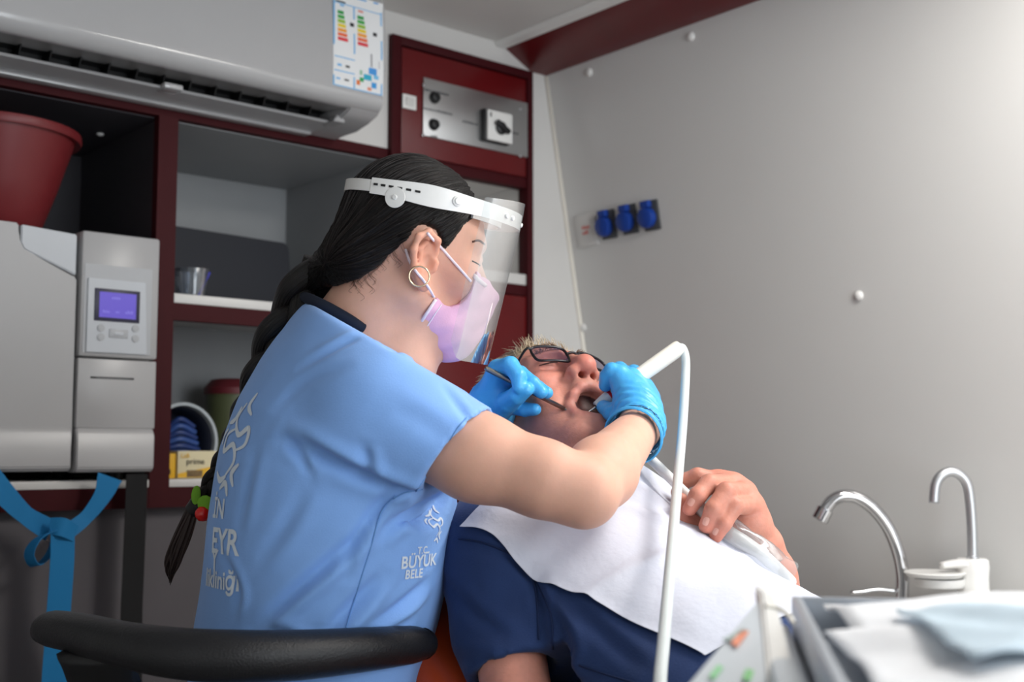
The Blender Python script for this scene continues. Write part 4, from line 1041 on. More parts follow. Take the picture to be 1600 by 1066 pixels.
# ---- earring, necklace
c = P(655, 432, 1.408)
V = []; F = []
ringp = [c+rt*.0118*math.cos(t)+up*.0118*math.sin(t)+fw*.003*math.cos(t) for t in np.linspace(0, 2*math.pi, 33)]
V, F = tube_geo(ringp, .0011, 8, False); er = obj('earring', V, F, M_gold, den); er['label'] = 'thin gold hoop earring'
p3 = [on_b(hbv, x, y, .001) for x, y in ((520, 478), (530, 486), (542, 494), (556, 502), (566, 508))]
p3 = [p_ for p_ in p3 if p_ is not None]
if len(p3) > 2:
    nk = tube('necklace', p3, .0006, M_gold, den, 6, 4)
    V, F = lathe_geo([(0, -.003), (.0022, -.002), (.003, 0), (.0022, .002), (0, .003)], both(557, 501, .002), (0, 0, 1), 12); obj('bead', V, F, M_satin, nk)

# ---- face shield (head-local)
bk_ = dl(545, 288, 0); ft_ = dl(803, 352, 0)
cy = (bk_[1]+ft_[1])/2; ay = abs(bk_[1]-ft_[1])/2; axx = .0885
def band_pt(th, dz=0, gro=0):
    """th = 0 front, +-pi back"""
    y_ = cy-(ay+gro)*math.cos(th); x_ = (axx+gro)*math.sin(th)*(1.0 if math.cos(th) < 0 else 1.0)
    z_ = ft_[2]+(bk_[2]-ft_[2])*(1-math.cos(th))/2
    return np.array([x_, y_, z_+dz])
def band_strip(t0, t1, h0, h1, gro, thick, n=60):
    V_ = []; F_ = []
    for i in range(n+1):
        th = t0+(t1-t0)*i/n; lo_ = h0(th); hi_ = h1(th)
        V_ += [band_pt(th, lo_, gro), band_pt(th, hi_, gro), band_pt(th, hi_, gro+thick), band_pt(th, lo_, gro+thick)]
    for i in range(n):
        for k in range(4): F_.append((4*i+k, 4*i+(k+1) % 4, 4*i+4+(k+1) % 4, 4*i+4+k))
    F_ += [(3, 2, 1, 0), tuple(4*n+k for k in range(4))]
    return V_, F_
hw = lambda th: .0095+.0035*math.exp(-((abs(th)-1.9)/.35)**2)
V, F = band_strip(-2.62, 2.62, lambda t: -hw(t), lambda t: hw(t), 0, .0022)
fs = obj('face_shield', toW(RD, TD, V), F, M_white, den, True, 40); fs['label'] = 'white plastic headband with clear visor'
# rear strap with slots, buckle tab
V, F = band_strip(2.45, 2*math.pi-2.45, lambda t: -.007, lambda t: .007, .0, .0016, 40); obj('rear_strap', toW(RD, TD, V), F, M_white, fs, True, 40)
for t0 in np.linspace(-2.05, -2.55, 6):
    V, F = band_strip(t0-.028, t0+.028, lambda t: .0005, lambda t: .0032, .0022, .0006, 4); obj('slot', toW(RD, TD, V), F, M_black, fs, False)
def disc(th, dz, r, h, name, m):
    o_ = band_pt(th, dz, .002); n_ = band_pt(th, dz, .02)-o_; n_ /= np.linalg.norm(n_)
    V_, F_ = lathe_geo([(r, 0), (r, h*.8), (r*.8, h), (0, h)], toW(RD, TD, o_), RD@n_, 24); return obj(name, V_, F_, m, fs, True, 35)
disc(-2.28, -.010, .0125, .0022, 'buckle_tab', M_white); disc(-2.28, -.010, .003, .004, 'stud', M_white)
disc(-1.62, .001, .0065, .0025, 'adjuster', M_white); disc(-1.62, .001, .0045, .004, 'stud', M_white)
for t0 in (-.95, -.82): disc(t0, .0, .003, .003, 'stud', M_white)
disc(-.18, .0, .0028, .004, 'stud', M_white)
# inner forehead pad
V, F = band_strip(-1.25, 1.25, lambda t: -.011, lambda t: .005, -.026, .004, 30); obj('brow_pad', toW(RD, TD, V), F, M_white, fs, True, 40)
# visor sheet
V = []; F = []; nt, nz_ = 44, 16; tA = 1.32
for j in range(nz_+1):
    s_ = j/nz_
    for i in range(nt+1):
        u_ = -1+2*i/nt; th = u_*tA*(1-.10*s_*0)
        cor = max(0, abs(u_)-.86)/.14; ztop = .026-.012*abs(u_)**2; zbot = -.185+.022*cor**2
        z_ = ztop+(zbot-ztop)*s_
        p_ = band_pt(th, 0, .0032); p_[2] += z_; p_[1] += .012*max(0, -z_)/.185*1.0; V.append(p_)
for j in range(nz_):
    for i in range(nt): a_ = j*(nt+1)+i; F.append((a_, a_+1, a_+nt+2, a_+nt+1))
vis = obj('visor', toW(RD, TD, V), F, M_clear, fs)
for edge in ([j*(nt+1) for j in range(nz_+1)], [nz_*(nt+1)+i for i in range(nt+1)], [j*(nt+1)+nt for j in range(nz_+1)], list(range(nt+1))):
    V2, F2 = tube_geo(toW(RD, TD, np.array(V)[edge]), .0005, 5); obj('visor_edge', V2, F2, MATS['hose_pale_grey'], vis) if False else None
# ================================================================== THE PATIENT
RP = np.array([[.966, .026, .257], [-.213, .642, .737], [-.146, -.767, .625]]); TP = np.array([1.158, 1.278, 1.125])
RP = np.linalg.svd(RP)[0] @ np.linalg.svd(RP)[2]
pat = empty('person', (1.16, .85, .5), 'grey-haired patient in navy shirt lying back with glasses and open mouth', 'person')
ax_ = np.array([1., 0, 0]); dd = np.array([0, -.82, -.572]); dd /= np.linalg.norm(dd); nn_ = np.cross(ax_, dd); nn_ = nn_ if nn_[2] > 0 else -nn_
S0 = P(885, 792, 1.60)
def TT(s_, t_, h_): return S0+dd*s_+ax_*t_+nn_*h_
# ---- head in local space
PF = Fld((-.1, -.145, -.24), (.1, .13, .14), .0019)
PF.add(ell((0, .012, .046), (.074, .093, .080)), .02)
PF.add(ell((0, -.036, .042), (.060, .052, .055)), .02)
PF.add(rc((0, -.032, .008), (0, -.044, -.05), .060, .046), .02)
for sx in (-1, 1):
    PF.add(rc((sx*.050, .002, -.036), (sx*.022, -.056, -.112), .023, .022), .025)
    PF.add(sph((sx*.042, -.058, -.016), .027), .022)
    PF.add(sph((sx*.040, -.050, -.060), .026), .025)
    PF.add(rc((sx*.012, -.088, .034), (sx*.046, -.068, .036), .011, .009), .012)
PF.add(sph((0, -.066, -.118), .024), .02); PF.add(rc((-.016, -.064, -.118), (.016, -.064, -.118), .019, .019), .015)
PF.add(rc((0, -.088, -.045), (-.0, -.086, -.05), .022, .022), .02)
# nose
PF.add(rc((0, -.090, .024), (0, -.112, -.014), .0095, .013), .012); PF.add(sph((0, -.1135, -.021), .0155), .008)
for sx in (-1, 1):
    PF.add(ell((sx*.0165, -.1005, -.026), (.010, .013, .011)), .007)
    PF.sub(rc((sx*.0085, -.110, -.040), (sx*.0075, -.100, -.026), .0052, .0045), .003)
    PF.sub(ell((sx*.033, -.097, .018), (.018, .014, .010)), .014)
    PF.add(sph((sx*.033, -.0735, .018), .0145), .004)
    PF.sub(rc((sx*.020, -.0905, .0125), (sx*.034, -.0895, .0105), .0012, .0012), .003); PF.sub(rc((sx*.034, -.0895, .0105), (sx*.047, -.0795, .0135), .0012, .001), .003)
    # nasolabial fold
    for a, b in (((sx*.024, -.098, -.030), (sx*.034, -.090, -.050)), ((sx*.034, -.090, -.050), (sx*.040, -.078, -.082))): PF.sub(rc(a, b, .0032, .0024), .010)
    PF.sub(rc((sx*.022, -.088, .002), (sx*.042, -.082, .003), .0015, .001), .008)
# muzzle and lips round the open mouth
lip = [(0, -.1005, -.054), (.014, -.0985, -.0555), (.025, -.0905, -.064), (.0315, -.080, -.080), (.025, -.080, -.098), (.013, -.0845, -.1055), (0, -.086, -.1075)]
lip = lip+[(-x, y, z) for x, y, z in lip[-2:0:-1]]
PF.sub(ell((0, -.092, -.080), (.0285, .03, .027)), .005); PF.sub(ell((0, -.066, -.080), (.031, .034, .026)), .004)
for i in range(len(lip)):
    a = np.array(lip[i]); b = np.array(lip[(i+1) % len(lip)]); lowr = (a[2]+b[2])/2 < -.09; r_ = .0056 if lowr else .0040
    PF.add(rc(a, b, r_, r_), .007)
PF.sub(rc((-.02, -.079, -.121), (.02, -.079, -.121), .003, .003), .012)
# tongue
PF.add(ell((0, -.042, -.100), (.021, .026, .010)), .006)
# neck to the collar
PF.add(rc((0, .012, -.04), toL(RP, TP, TT(.0, 0, -.02)), .058, .066), .03)
PF.add(rc((0, -.035, -.075), toL(RP, TP, TT(.02, 0, .02)), .042, .055), .03)
ear(PF, -1); ear(PF, 1)
pv, pf = PF.mesh(); pv = relax(pv, pf, 1, .35); pn = normals_of(pv, pf)
wrk = np.sin(pv[:, 2]*420+np.sin(pv[:, 0]*90)*2)*.00035*np.exp(-((pv[:, 2]-.06)/.025)**2)
pv = pv+pn*wrk[:, None]
b0 = np.array(lin((206, 142, 124))); c = np.tile(b0, (len(pv), 1))
def blend(c, col, w): return c*(1-w[:, None])+np.array(lin(col))*w[:, None]
g3 = lambda p, s_: np.exp(-(((np.abs(pv[:, 0])-p[0])/s_)**2+((pv[:, 1]-p[1])/s_)**2+((pv[:, 2]-p[2])/s_)**2))
c = blend(c, (206, 112, 98), .75*g3((0, -.115, -.022), .022)); c = blend(c, (208, 122, 106), .55*g3((.045, -.07, -.02), .03)); c = blend(c, (196, 128, 112), .5*g3((0, -.07, -.12), .04))
c = blend(c, (190, 128, 110), .5*g3((.033, -.085, .018), .014))
ld = np.min([np.linalg.norm(pv-(np.array(lip[i])+np.array(lip[(i+1) % 12]))/2, axis=1) for i in range(12)]+[np.linalg.norm(pv-np.array(l_), axis=1) for l_ in lip], axis=0)
c = blend(c, (188, 104, 98), (.35+.45*sstep(-pv[:, 2], .085, .098))*sstep(-ld, -.0095, -.006))
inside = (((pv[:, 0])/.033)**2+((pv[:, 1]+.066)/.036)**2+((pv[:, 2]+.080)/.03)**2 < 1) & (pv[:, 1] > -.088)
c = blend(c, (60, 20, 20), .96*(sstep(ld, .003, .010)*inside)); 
stub = g3((0, -.1, -.044), .014)*.25+g3((0, -.07, -.115), .03)*.15; c = blend(c, (190, 170, 160), stub)
patC = c
# ---- arms, hand
shr = TT(.06, -.155, -.02); elr = P(815, 1135, 1.33); wrr = elr+np.array([.06, -.2, -.06])
armr = [(shr, elr, .042, .040), (elr, wrr, .042, .03), (wrr, wrr+np.array([.03, -.09, -.01]), .03, .022)]
shl = TT(.05, .165, -.03); wrl = P(1187, 854, 1.525); ell_ = P(1240, 1015, 1.58)
arml = [(shl, ell_, .045, .036), (ell_, P(1203, 898, 1.54), .036, .030), (P(1203, 898, 1.54), wrl, .030, .0265)]
KI, KM, KR_, KP = P(1122, 752, 1.535), P(1146, 757, 1.53), P(1164, 770, 1.52), P(1176, 790, 1.505)
pc = P(1168, 818, 1.515)
palml = [(wrl, pc, .029, .026), (pc, KI, .024, .0155), (pc, KM, .025, .016), (pc, KR_, .025, .0155), (pc, KP, .024, .014), (pc, P(1112, 815, 1.52), .022, .018), (wrl, P(1130, 832, 1.505), .022, .017)]
finl = fingers([KI, P(1090, 745, 1.53), P(1068, 752, 1.535), P(1058, 770, 1.535)], [.0125, .0112, .0098, .0085]) \
    + fingers([KM, P(1108, 756, 1.49), P(1090, 775, 1.475), P(1078, 795, 1.475)], [.0132, .0118, .0108, .0092]) \
    + fingers([KR_, P(1135, 768, 1.472), P(1115, 796, 1.458), P(1103, 822, 1.460)], [.0132, .0118, .0108, .0092]) \
    + fingers([KP, P(1148, 791, 1.466), P(1131, 818, 1.456), P(1119, 838, 1.460)], [.0122, .0108, .0098, .0084]) \
    + fingers([P(1125, 830, 1.505), P(1092, 826, 1.50), P(1071, 812, 1.495), P(1064, 782, 1.495)], [.018, .0145, .0128, .0095])
GF = field_for(arml[1:]+palml+finl, .0023, .02); seg_add(GF, arml, .02); seg_add(GF, palml, .012); seg_add(GF, finl, .004)
hv_, hf_ = GF.mesh(); hv_ = relax(hv_, hf_, 1, .4)
GA = field_for(armr, .005); seg_add(GA, armr, .02); av_, af_ = GA.mesh()
trk = [(TT(0, 0, 0), TT(.3, 0, 0), .08, .10), (TT(.3, 0, 0), TT(.5, 0, -.02), .10, .10), (shr, shl, .05, .05), (shl, ell_, .048, .04)]
GT = field_for(trk, .007); seg_add(GT, trk, .03); tv_, tf_ = GT.mesh()
hc = np.tile(np.array(lin((200, 136, 117))), (len(hv_), 1))
tips = np.array([P(1078, 795, 1.475), P(1103, 822, 1.46), P(1119, 838, 1.46), KI, KM, KR_, KP]); td = np.min([np.linalg.norm(hv_-t_, axis=1) for t_ in tips], axis=0); w_ = .45*np.exp(-(td/.014)**2)
hc = hc*(1-w_[:, None])+np.array(lin((206, 112, 94)))*w_[:, None]
pheadW = toW(RP, TP, pv)
V, F = join_geo([(pheadW, pf), (hv_, hf_), (av_, af_), (tv_, tf_)])
pb = obj('body', V, F, M_skinB, pat); set_col(pb, np.vstack([patC, hc, np.tile(b0, (len(av_)+len(tv_), 1))]))
# finger nails
phb = bvh_of(hv_, hf_)
def patch(bv, cx, cy_, rx, ry, ang, off, m, name, parent, dome=.0004):
    V_ = []; F_ = []; n1, n2 = 14, 4
    for j in range(n2+1):
        for i in range(n1):
            t = 2*math.pi*i/n1; r_ = j/n2; x_ = rx*math.copysign(abs(math.cos(t))**.7, math.cos(t))*r_; y_ = ry*math.copysign(abs(math.sin(t))**.7, math.sin(t))*r_
            h_ = on_b(bv, cx+x_*math.cos(ang)-y_*math.sin(ang), cy_+x_*math.sin(ang)+y_*math.cos(ang), off*(1.2-r_))
            if h_ is None: return None
            V_.append(h_)
    for j in range(n2):
        for i in range(n1): F_.append((j*n1+i, j*n1+(i+1) % n1, (j+1)*n1+(i+1) % n1, (j+1)*n1+i))
    return obj(name, V_, F_, m, parent)
M_nail = mat('finger_nail', (224, 168, 152), .25, coat=.3)
for (x, y, rx, ry, an) in ((1080, 785, 5.2, 6.5, .55), (1103, 815, 5.0, 7.0, .35), (1118, 831, 4.2, 6.0, .45)): patch(phb, x, y, rx, ry, an, .0007, M_nail, 'finger_nail', pb)
# ---- shirt
QF = Fld(S0+np.array([-.40, -.62, -.52]), S0+np.array([.36, .20, .26]), .0048)
ps = [(-.015, -.01, .12, .075), (.05, -.02, .160, .082), (.14, -.02, .172, .094), (.26, -.014, .176, .110), (.40, .004, .180, .133), (.54, -.01, .18, .135), (.66, -.05, .17, .12)]
for a, b in zip(ps[:-1], ps[1:]):
    k_ = a[2]/a[3]; QF.add(rc(TT(a[0], 0, a[1]), TT(b[0], 0, b[1]), a[2], b[2], nn_, k_), .03)
QF.add(rc(shr, TT(.0, -.06, .02), .062, .06), .04); QF.add(rc(shl, TT(.0, .06, .02), .058, .06), .04)
QF.add(rc(shr, P(788, 985, 1.425), .062, .060), .04); QF.add(rc(P(788, 985, 1.425), P(812, 1060, 1.375), .060, .060), .02)
QF.add(rc(shl, shl+(ell_-shl)*.7, .052, .048), .03)
# sleeve hem
hq = elr-shr; hq /= np.linalg.norm(hq); X, Y, Z = QF.grid((slice(None),)*3)
hp0 = P(812, 1050, 1.375); fnS, _, _ = rc(P(800, 1020, 1.39), P(830, 1180, 1.30), .085, .085)
QF.F = np.where(fnS(X, Y, Z) < 0, np.maximum(QF.F, (X-hp0[0])*hq[0]+(Y-hp0[1])*hq[1]+(Z-hp0[2])*hq[2]), QF.F)
QF.sub(rc(P(808, 1050, 1.375), P(835, 1180, 1.30), .045, .050), .002)
QF.sub(rc(TT(-.02, 0, .03), TT(-.12, 0, .1), .066, .09), .004)
# crease between arm and trunk, folds
sv, sf = QF.mesh(); sv = relax(sv, sf, 2, .5); pbv = bvh_of(sv, sf)
sv = folds(sv, normals_of(sv, sf), lambda x, y: on_b(pbv, x, y, 0), [([(720, 850), (790, 870), (832, 905), (845, 960), (850, 1010)], .004, .007, .9), ([(690, 900), (740, 960), (800, 1000)], .003, .008, .8), ([(880, 930), (940, 990), (1010, 1050)], .003, .009, .8), ([(830, 920), (880, 990), (900, 1060)], .004, .008, .8), ([(660, 1000), (720, 1030), (780, 1030)], .003, .008, .8)])
psh = obj('shirt', sv, sf, M_navy, pat); pbv = bvh_of(sv, sf)
def on_p(x, y, off=.0008): return on_b(pbv, x, y, off)
for pts in ([(716, 842), (760, 850), (806, 872), (832, 905), (840, 950), (842, 1000)], [(835, 905), (860, 960), (864, 1015)], [(770, 1054), (810, 1046), (846, 1034)], [(905, 1040), (960, 1058), (1010, 1072)]):
    p3 = [on_p(*q_) for q_ in catmull(pts, 5)]; p3 = [p_ for p_ in p3 if p_ is not None]
    if len(p3) > 2: V, F = tube_geo(p3, .0012, 5); obj('seam', V, F, mat('seam_navy', (20, 38, 76), .9), psh)
# dark collar
tube('collar', [TT(.005, -.085, .055), TT(.03, -.05, .085), TT(.045, 0, .098), TT(.03, .05, .085), TT(.005, .085, .055), TT(-.05, .08, -.02), TT(-.06, 0, -.05), TT(-.05, -.08, -.02), TT(.005, -.085, .055)], .012, M_navy, psh, 10, 6)
# trousers and shoes (out of frame)
hipP = TT(.60, 0, -.05); tr = []; 
for s_ in (-1, 1):
    h0 = hipP+ax_*s_*.085; k0 = h0+np.array([s_*.02, -.42, .07]); f0 = k0+np.array([0, -.40, -.12]); tr += [(h0, k0, .092, .068), (k0, f0, .066, .046)]
tr.append((hipP-ax_*.07, hipP+ax_*.07, .12, .12)); G = field_for(tr, .009); seg_add(G, tr, .03); v, f = G.mesh(); obj('trousers', v, f, M_jean, pat)
for s_ in (-1, 1):
    f0 = hipP+ax_*s_*.105+np.array([0, -.84, -.04]); G = Fld(f0-.2, f0+.22, .006); G.add(rc(f0+np.array([0, .02, -.03]), f0+np.array([0, -.05, .12]), .042, .036), .01); v, f = G.mesh(); obj('shoe', v, f, M_shoe2, pat)
# ---- hair
H2 = Fld((-.1, -.11, -.1), (.1, .13, .15), .0022)
H2.add(ell((0, .016, .049), (.081, .100, .088)), 0)
hl = [(-.080, .10), (-.092, .072), (-.060, .062), (-.045, .048), (-.022, .030), (-.012, -.005), (.004, .0), (.02, .04), (.035, .02), (.045, -.03), (.07, -.07), (.2, -.05), (.2, .2), (-.05, .2)]
X, Y, Z = H2.grid((slice(None),)*3); H2.F = np.maximum(H2.F, poly2d(Y, Z, hl).astype(np.float32))
v, f = H2.mesh(); v = relax(v, f, 1); n_ = normals_of(v, f)
v = v+n_*(np.sin(v[:, 0]*260+np.sin(v[:, 1]*70)*2)*.0009+np.sin(v[:, 0]*500+v[:, 1]*180)*.0005)[:, None]
ph_ = obj('hair', toW(RP, TP, v), f, M_greyhair, pat)
geo = []; rs = np.random.RandomState(11)
sel = rs.choice(len(v), 2600, replace=False)
for i in sel:
    b_ = v[i]; fl = np.array([0, .75, .25])+np.array([b_[0]*3, 0, 0])+rs.randn(3)*.22; fl /= np.linalg.norm(fl); L_ = .010+rs.rand()*.013
    if b_[1] < -.055: fl = np.array([rs.randn()*.25, -.05+rs.randn()*.2, 1.0]); fl /= np.linalg.norm(fl)
    pts = [b_, b_+n_[i]*.003+fl*L_*.5, b_+n_[i]*.0035+fl*L_]
    geo.append(tube_geo(toW(RP, TP, np.array(pts)), [.0007, .0005, .00015], 3, False))
V, F = join_geo(geo); o = obj('hair_strands', V, F, mat('grey_strand', (190, 172, 146), .55, var=.2, vscale=200), ph_); o['kind'] = 'stuff'
# eyebrows, eyelids, moustache stubble
pbh = bvh_of(pheadW, pf)
geo = []
for sx in (-1, 1):
    for i in range(90):
        t = rs.rand(); b_ = np.array([sx*(.014+.034*t), -.101+.022*t*t, .036+.006*math.sin(t*3)+rs.randn()*.0018]); e_ = b_+np.array([sx*.006, -.001, .0045])+rs.randn(3)*.001
        geo.append(tube_geo(toW(RP, TP, np.array([b_+np.array([0, .004, 0]), b_, e_])), [.0005, .0004, .0001], 3, False))
V, F = join_geo(geo); o = obj('eyebrow_hairs', V, F, mat('brow_grey', (120, 92, 74), .7), pb); o['kind'] = 'stuff'
for sx in (-1, 1):
    V, F = tube_geo(toW(RP, TP, catmull([(sx*.021, -.0905, .0135), (sx*.033, -.0895, .0108), (sx*.046, -.0795, .0138)], 6)), [.0006, .0013, .0006], 6); obj('eyelash', V, F, mat('lash_brown', (58, 36, 30), .7), pb)
# lower teeth
for i in range(9):
    a = math.radians(-80+20*i); c_ = np.array([.020*math.sin(a), -.058-.022*math.cos(a), -.0975])
    V, F = lathe_geo([(0, .0085), (.0028, .008), (.0036, .004), (.0036, -.004)], toW(RP, TP, c_), RP[:, 2], 10); obj('tooth', V, F, mat('tooth_ivory', (206, 182, 128), .25), pb)
# ---- spectacles
gl = obj('spectacles', *join_geo([]), M_black, pat) if False else None
GZ = .014
def lens_loop(sx, sc=1.0):
    pts = []
    for t in np.linspace(0, 2*math.pi, 49):
        ct, s2 = math.cos(t), math.sin(t); x_ = .0262*math.copysign(abs(ct)**.42, ct)*sc; z_ = .0165*math.copysign(abs(s2)**.42, s2)*sc
        z_ += .002 if (s2 > 0) else 0; x_ *= (1-.07*(z_ < 0)*abs(z_)/.0175)
        xx = sx*.0365+x_; pts.append((xx, -.1035+.9*(abs(xx)-.02)**2*6 if abs(xx) > .02 else -.1035, GZ+z_-.012*0))
    return np.array(pts)
frm = []
for sx in (-1, 1): frm.append(tube_geo(toW(RP, TP, lens_loop(sx)), .0020, 8, False))
frm.append(tube_geo(toW(RP, TP, catmull([(-.0115, -.1035, GZ+.006), (0, -.1065, GZ+.0085), (.0115, -.1035, GZ+.006)], 6)), .0019, 8))
V, F = join_geo(frm); spc = obj('spectacles', V, F, mat('dark_frame', (34, 32, 36), .3, metal=.4), pat); spc['label'] = 'dark thin rectangular spectacles'
for sx in (-1, 1):
    L_ = lens_loop(sx, .97); c_ = L_[:-1].mean(0); V = [c_-np.array([0, .0004, 0])]+list(L_[:-1]); F = [(0, i+1, (i+1) % 48+1) for i in range(48)]
    obj('lens', toW(RP, TP, V), F, M_lens, spc)
    V, F = tube_geo(toW(RP, TP, catmull([(sx*.064, -.098, GZ+.010), (sx*.072, -.092, GZ+.010), (sx*.079, -.05, GZ+.004), (sx*.083, .0, .030), (sx*.083, .018, .018)], 6)), [.0022, .0028, .0022, .002, .002], 8, True, (RP[:, 0], .5)); obj('temple', V, F, M_black, spc)
    V, F = tube_geo(toW(RP, TP, [(sx*.010, -.1035, GZ-.003), (sx*.012, -.101, GZ-.006)]), [.0012, .0028], 6); obj('nose_pad', V, F, M_film, spc)

# ================================================================== BIB
def fs_(x, y):
    h_ = on_p(x, y, 0); r_ = h_-S0; return r_@dd, r_@ax_
hA_ = on_p(712, 836, 0); hD_ = on_p(1098, 1030, 0)
if hA_ is None: hA_ = TT(.1, -.2, .1)
if hD_ is None: hD_ = TT(.45, -.15, .13)
sA, tA_ = (hA_-S0)@dd, (hA_-S0)@ax_; sD, tD_ = (hD_-S0)@dd, (hD_-S0)@ax_
ni, nj = 70, 56; H = np.zeros((ni+1, nj+1)); ST = np.zeros((ni+1, nj+1, 2))
for i in range(ni+1):
    for j in range(nj+1):
        u_, v_ = i/ni, j/nj; s_ = sA+(sD-sA)*u_; t_ = tA_+(tD_-tA_)*u_+.015*math.sin(u_*math.pi)+v_*.33
        s_ -= .03*math.sin(v_*math.pi)*(1-u_)
        o_ = TT(s_, t_, .5); r_ = pbv.ray_cast(Vector(o_), Vector(-nn_), 1.0); ST[i, j] = s_, t_
        H[i, j] = np.nan if r_[0] is None else (np.array(r_[0])-S0)@nn_
for i in range(ni+1):
    row = H[i]; ok = ~np.isnan(row); last = None
    mx = np.nanmax(row) if ok.any() else .1
    row[~ok] = -1
    for j in range(1, nj+1):
        if row[j] < row[j-1]-.011: row[j] = row[j-1]-.011
for _ in range(6):
    Hp = np.pad(H, 1, mode='edge'); Hs = (Hp[:-2, 1:-1]+Hp[2:, 1:-1]+Hp[1:-1, :-2]+Hp[1:-1, 2:])/4; H = np.maximum(H, Hs*.5+H*.5)
U_, V_ = np.meshgrid(np.linspace(0, 1, ni+1), np.linspace(0, 1, nj+1), indexing='ij')
W_ = .0035+.004*np.abs(np.sin(V_*9+U_*3.0+np.sin(U_*5)))*np.exp(-((U_-.25)/.35)**2)+.006*np.exp(-((V_-.62-.25*U_)/.035)**2)*(1-U_*.6)+.005*np.exp(-((V_-.40-.35*U_)/.04)**2)*np.exp(-((U_-.3)/.3)**2)+.004*np.exp(-((U_-.52-.1*V_)/.03)**2)+.012*np.exp(-(U_/.14)**2)*np.exp(-((V_-.72)/.22)**2)
W_ += .0015*np.sin(U_*23+V_*11)*np.sin(V_*17)
V = [TT(ST[i, j, 0], ST[i, j, 1], H[i, j]+W_[i, j]) for i in range(ni+1) for j in range(nj+1)]; F = [(i*(nj+1)+j, i*(nj+1)+j+1, (i+1)*(nj+1)+j+1, (i+1)*(nj+1)+j) for i in range(ni) for j in range(nj)]
n1 = len(V); V2 = [np.array(v)-nn_*.0006 for v in V]; V = V+V2; F = F+[tuple(q_+n1 for q_ in f_[::-1]) for f_ in F]
bib = obj('paper_bib', V, F, M_paper, None); tag(bib, 'white paper bib spread over the patient chest', 'bib')

# ================================================================== TREATMENT CHAIR
chr_ = empty('dental_chair', (1.15, .6, 0), 'orange upholstered reclined dental chair under the patient', 'dental chair')
def slab(name, c_, hx, hs, hh, d_, m, rnd=.03, h=.006):
    d_ = np.array(d_, float)/np.linalg.norm(d_); n2 = np.cross(ax_, d_); n2 = n2 if n2[2] > 0 else -n2
    R_ = np.stack([ax_, d_, n2], 1); e_ = np.linalg.norm([hx, hs, hh])+.02; G = Fld(np.array(c_)-e_, np.array(c_)+e_, h); G.add(rbox(c_, (hx, hs, hh), R_, rnd), 0); v, f = G.mesh(); return obj(name, v, f, m, chr_)
slab('backrest', TT(.20, 0, -.175), .25, .38, .045, dd, M_orange, .04, .008)
slab('headrest', TP+RP[:, 1]*.150+RP[:, 2]*.0, .12, .10, .038, dd, M_orange, .03)
hs_ = TT(.62, 0, -.20); slab('seat', hs_+np.array([0, -.24, -.02]), .25, .28, .05, (0, -1, .06), M_orange, .04, .008)
slab('leg_rest', hs_+np.array([0, -.72, -.08]), .22, .24, .045, (0, -1, -.28), M_orange, .04, .008)
box('chair_frame', (S0[0]-.16, hs_[1]-.46, hs_[2]-.16), (S0[0]+.16, hs_[1]-.02, hs_[2]-.07), M_white, chr_, .02)
lathe('column', [(.09, .04), (.085, .3), (.07, hs_[2]-.16)], (S0[0], hs_[1]-.24, 0), M_white, chr_)
box('base_plate', (S0[0]-.24, hs_[1]-.62, 0), (S0[0]+.24, hs_[1]+.15, .045), M_white, chr_, .015)
slab('armrest', np.array(P(652, 1092, 1.50)), .035, .14, .03, (0, -1, 0), M_orange, .02)
bar = TT(.3, -.22, -.2); V, F = tube_geo([P(652, 1095, 1.50)-np.array([0, 0, .02]), P(700, 1130, 1.52), TT(.35, -.2, -.21)], .014, 10); obj('armrest_bracket', V, F, M_satin, chr_)
# ================================================================== STOOL
stl = empty('dental_stool', (.72, .98, 0), 'black padded stool with curved torso rail, behind the dentist', 'stool')
rail = [P(664, 1006, 1.395), P(640, 1008, 1.375), P(560, 1016, 1.315), P(460, 1024, 1.27), P(360, 1026, 1.245), P(270, 1020, 1.25), P(190, 1006, 1.29), P(125, 990, 1.345), P(84, 983, 1.40), P(70, 984, 1.44)]
rr = [.018, .0235, .0265, .029, .030, .0285, .026, .0245, .023, .017]
V, F = tube_geo(catmull(rail, 10), rr, 20, True, (np.array([0, 0, 1.]), .92)); rl = obj('torso_rail', V, F, M_blackp, stl)
for e_, c_ in ((rail[0], rail[1]), (rail[-1], rail[-2])):
    d_ = e_-c_; d_ /= np.linalg.norm(d_); V, F = lathe_geo([(.0182 if e_ is rail[0] else .0172, -.001), (.015, .006), (.008, .010), (0, .0115)], e_, d_, 20); obj('rail_end', V, F, M_blackp, rl)
seatc = np.array([P(470, 1180, 1.53)[0], P(470, 1180, 1.53)[1], .50])
V, F = tube_geo(catmull([P(150, 1020, 1.33), P(170, 1080, 1.36), P(230, 1180, 1.42), seatc+np.array([-.12, -.05, -.03]), seatc+np.array([0, 0, -.04])], 8), [.045, .04, .03, .022, .02], 12, True, (fw, .35)); obj('rail_arm', V, F, M_black, stl)
lathe('seat', [(0, -.06), (.16, -.06), (.185, -.045), (.19, -.02), (.18, .0), (.15, .008), (0, .01)], seatc-np.array([0, 0, .02]), M_blackp, stl, seg=40)
lathe('gas_column', [(.03, .06), (.03, .28), (.02, .285), (.02, .43)], (seatc[0], seatc[1], 0), M_chrome, stl)
for k in range(5):
    a = 2*math.pi*k/5+.3; e_ = seatc*np.array([1, 1, 0])+np.array([.26*math.cos(a), .26*math.sin(a), .065])
    V, F = tube_geo([(seatc[0], seatc[1], .095), e_], [.022, .014], 10); obj('foot_arm', V, F, M_chrome, stl)
    lathe('castor', [(0, -.012), (.024, -.012), (.028, -.006), (.028, .006), (.024, .012), (0, .012)], (e_[0], e_[1], .028), M_black, stl, (math.sin(a), -math.cos(a), 0), 20)

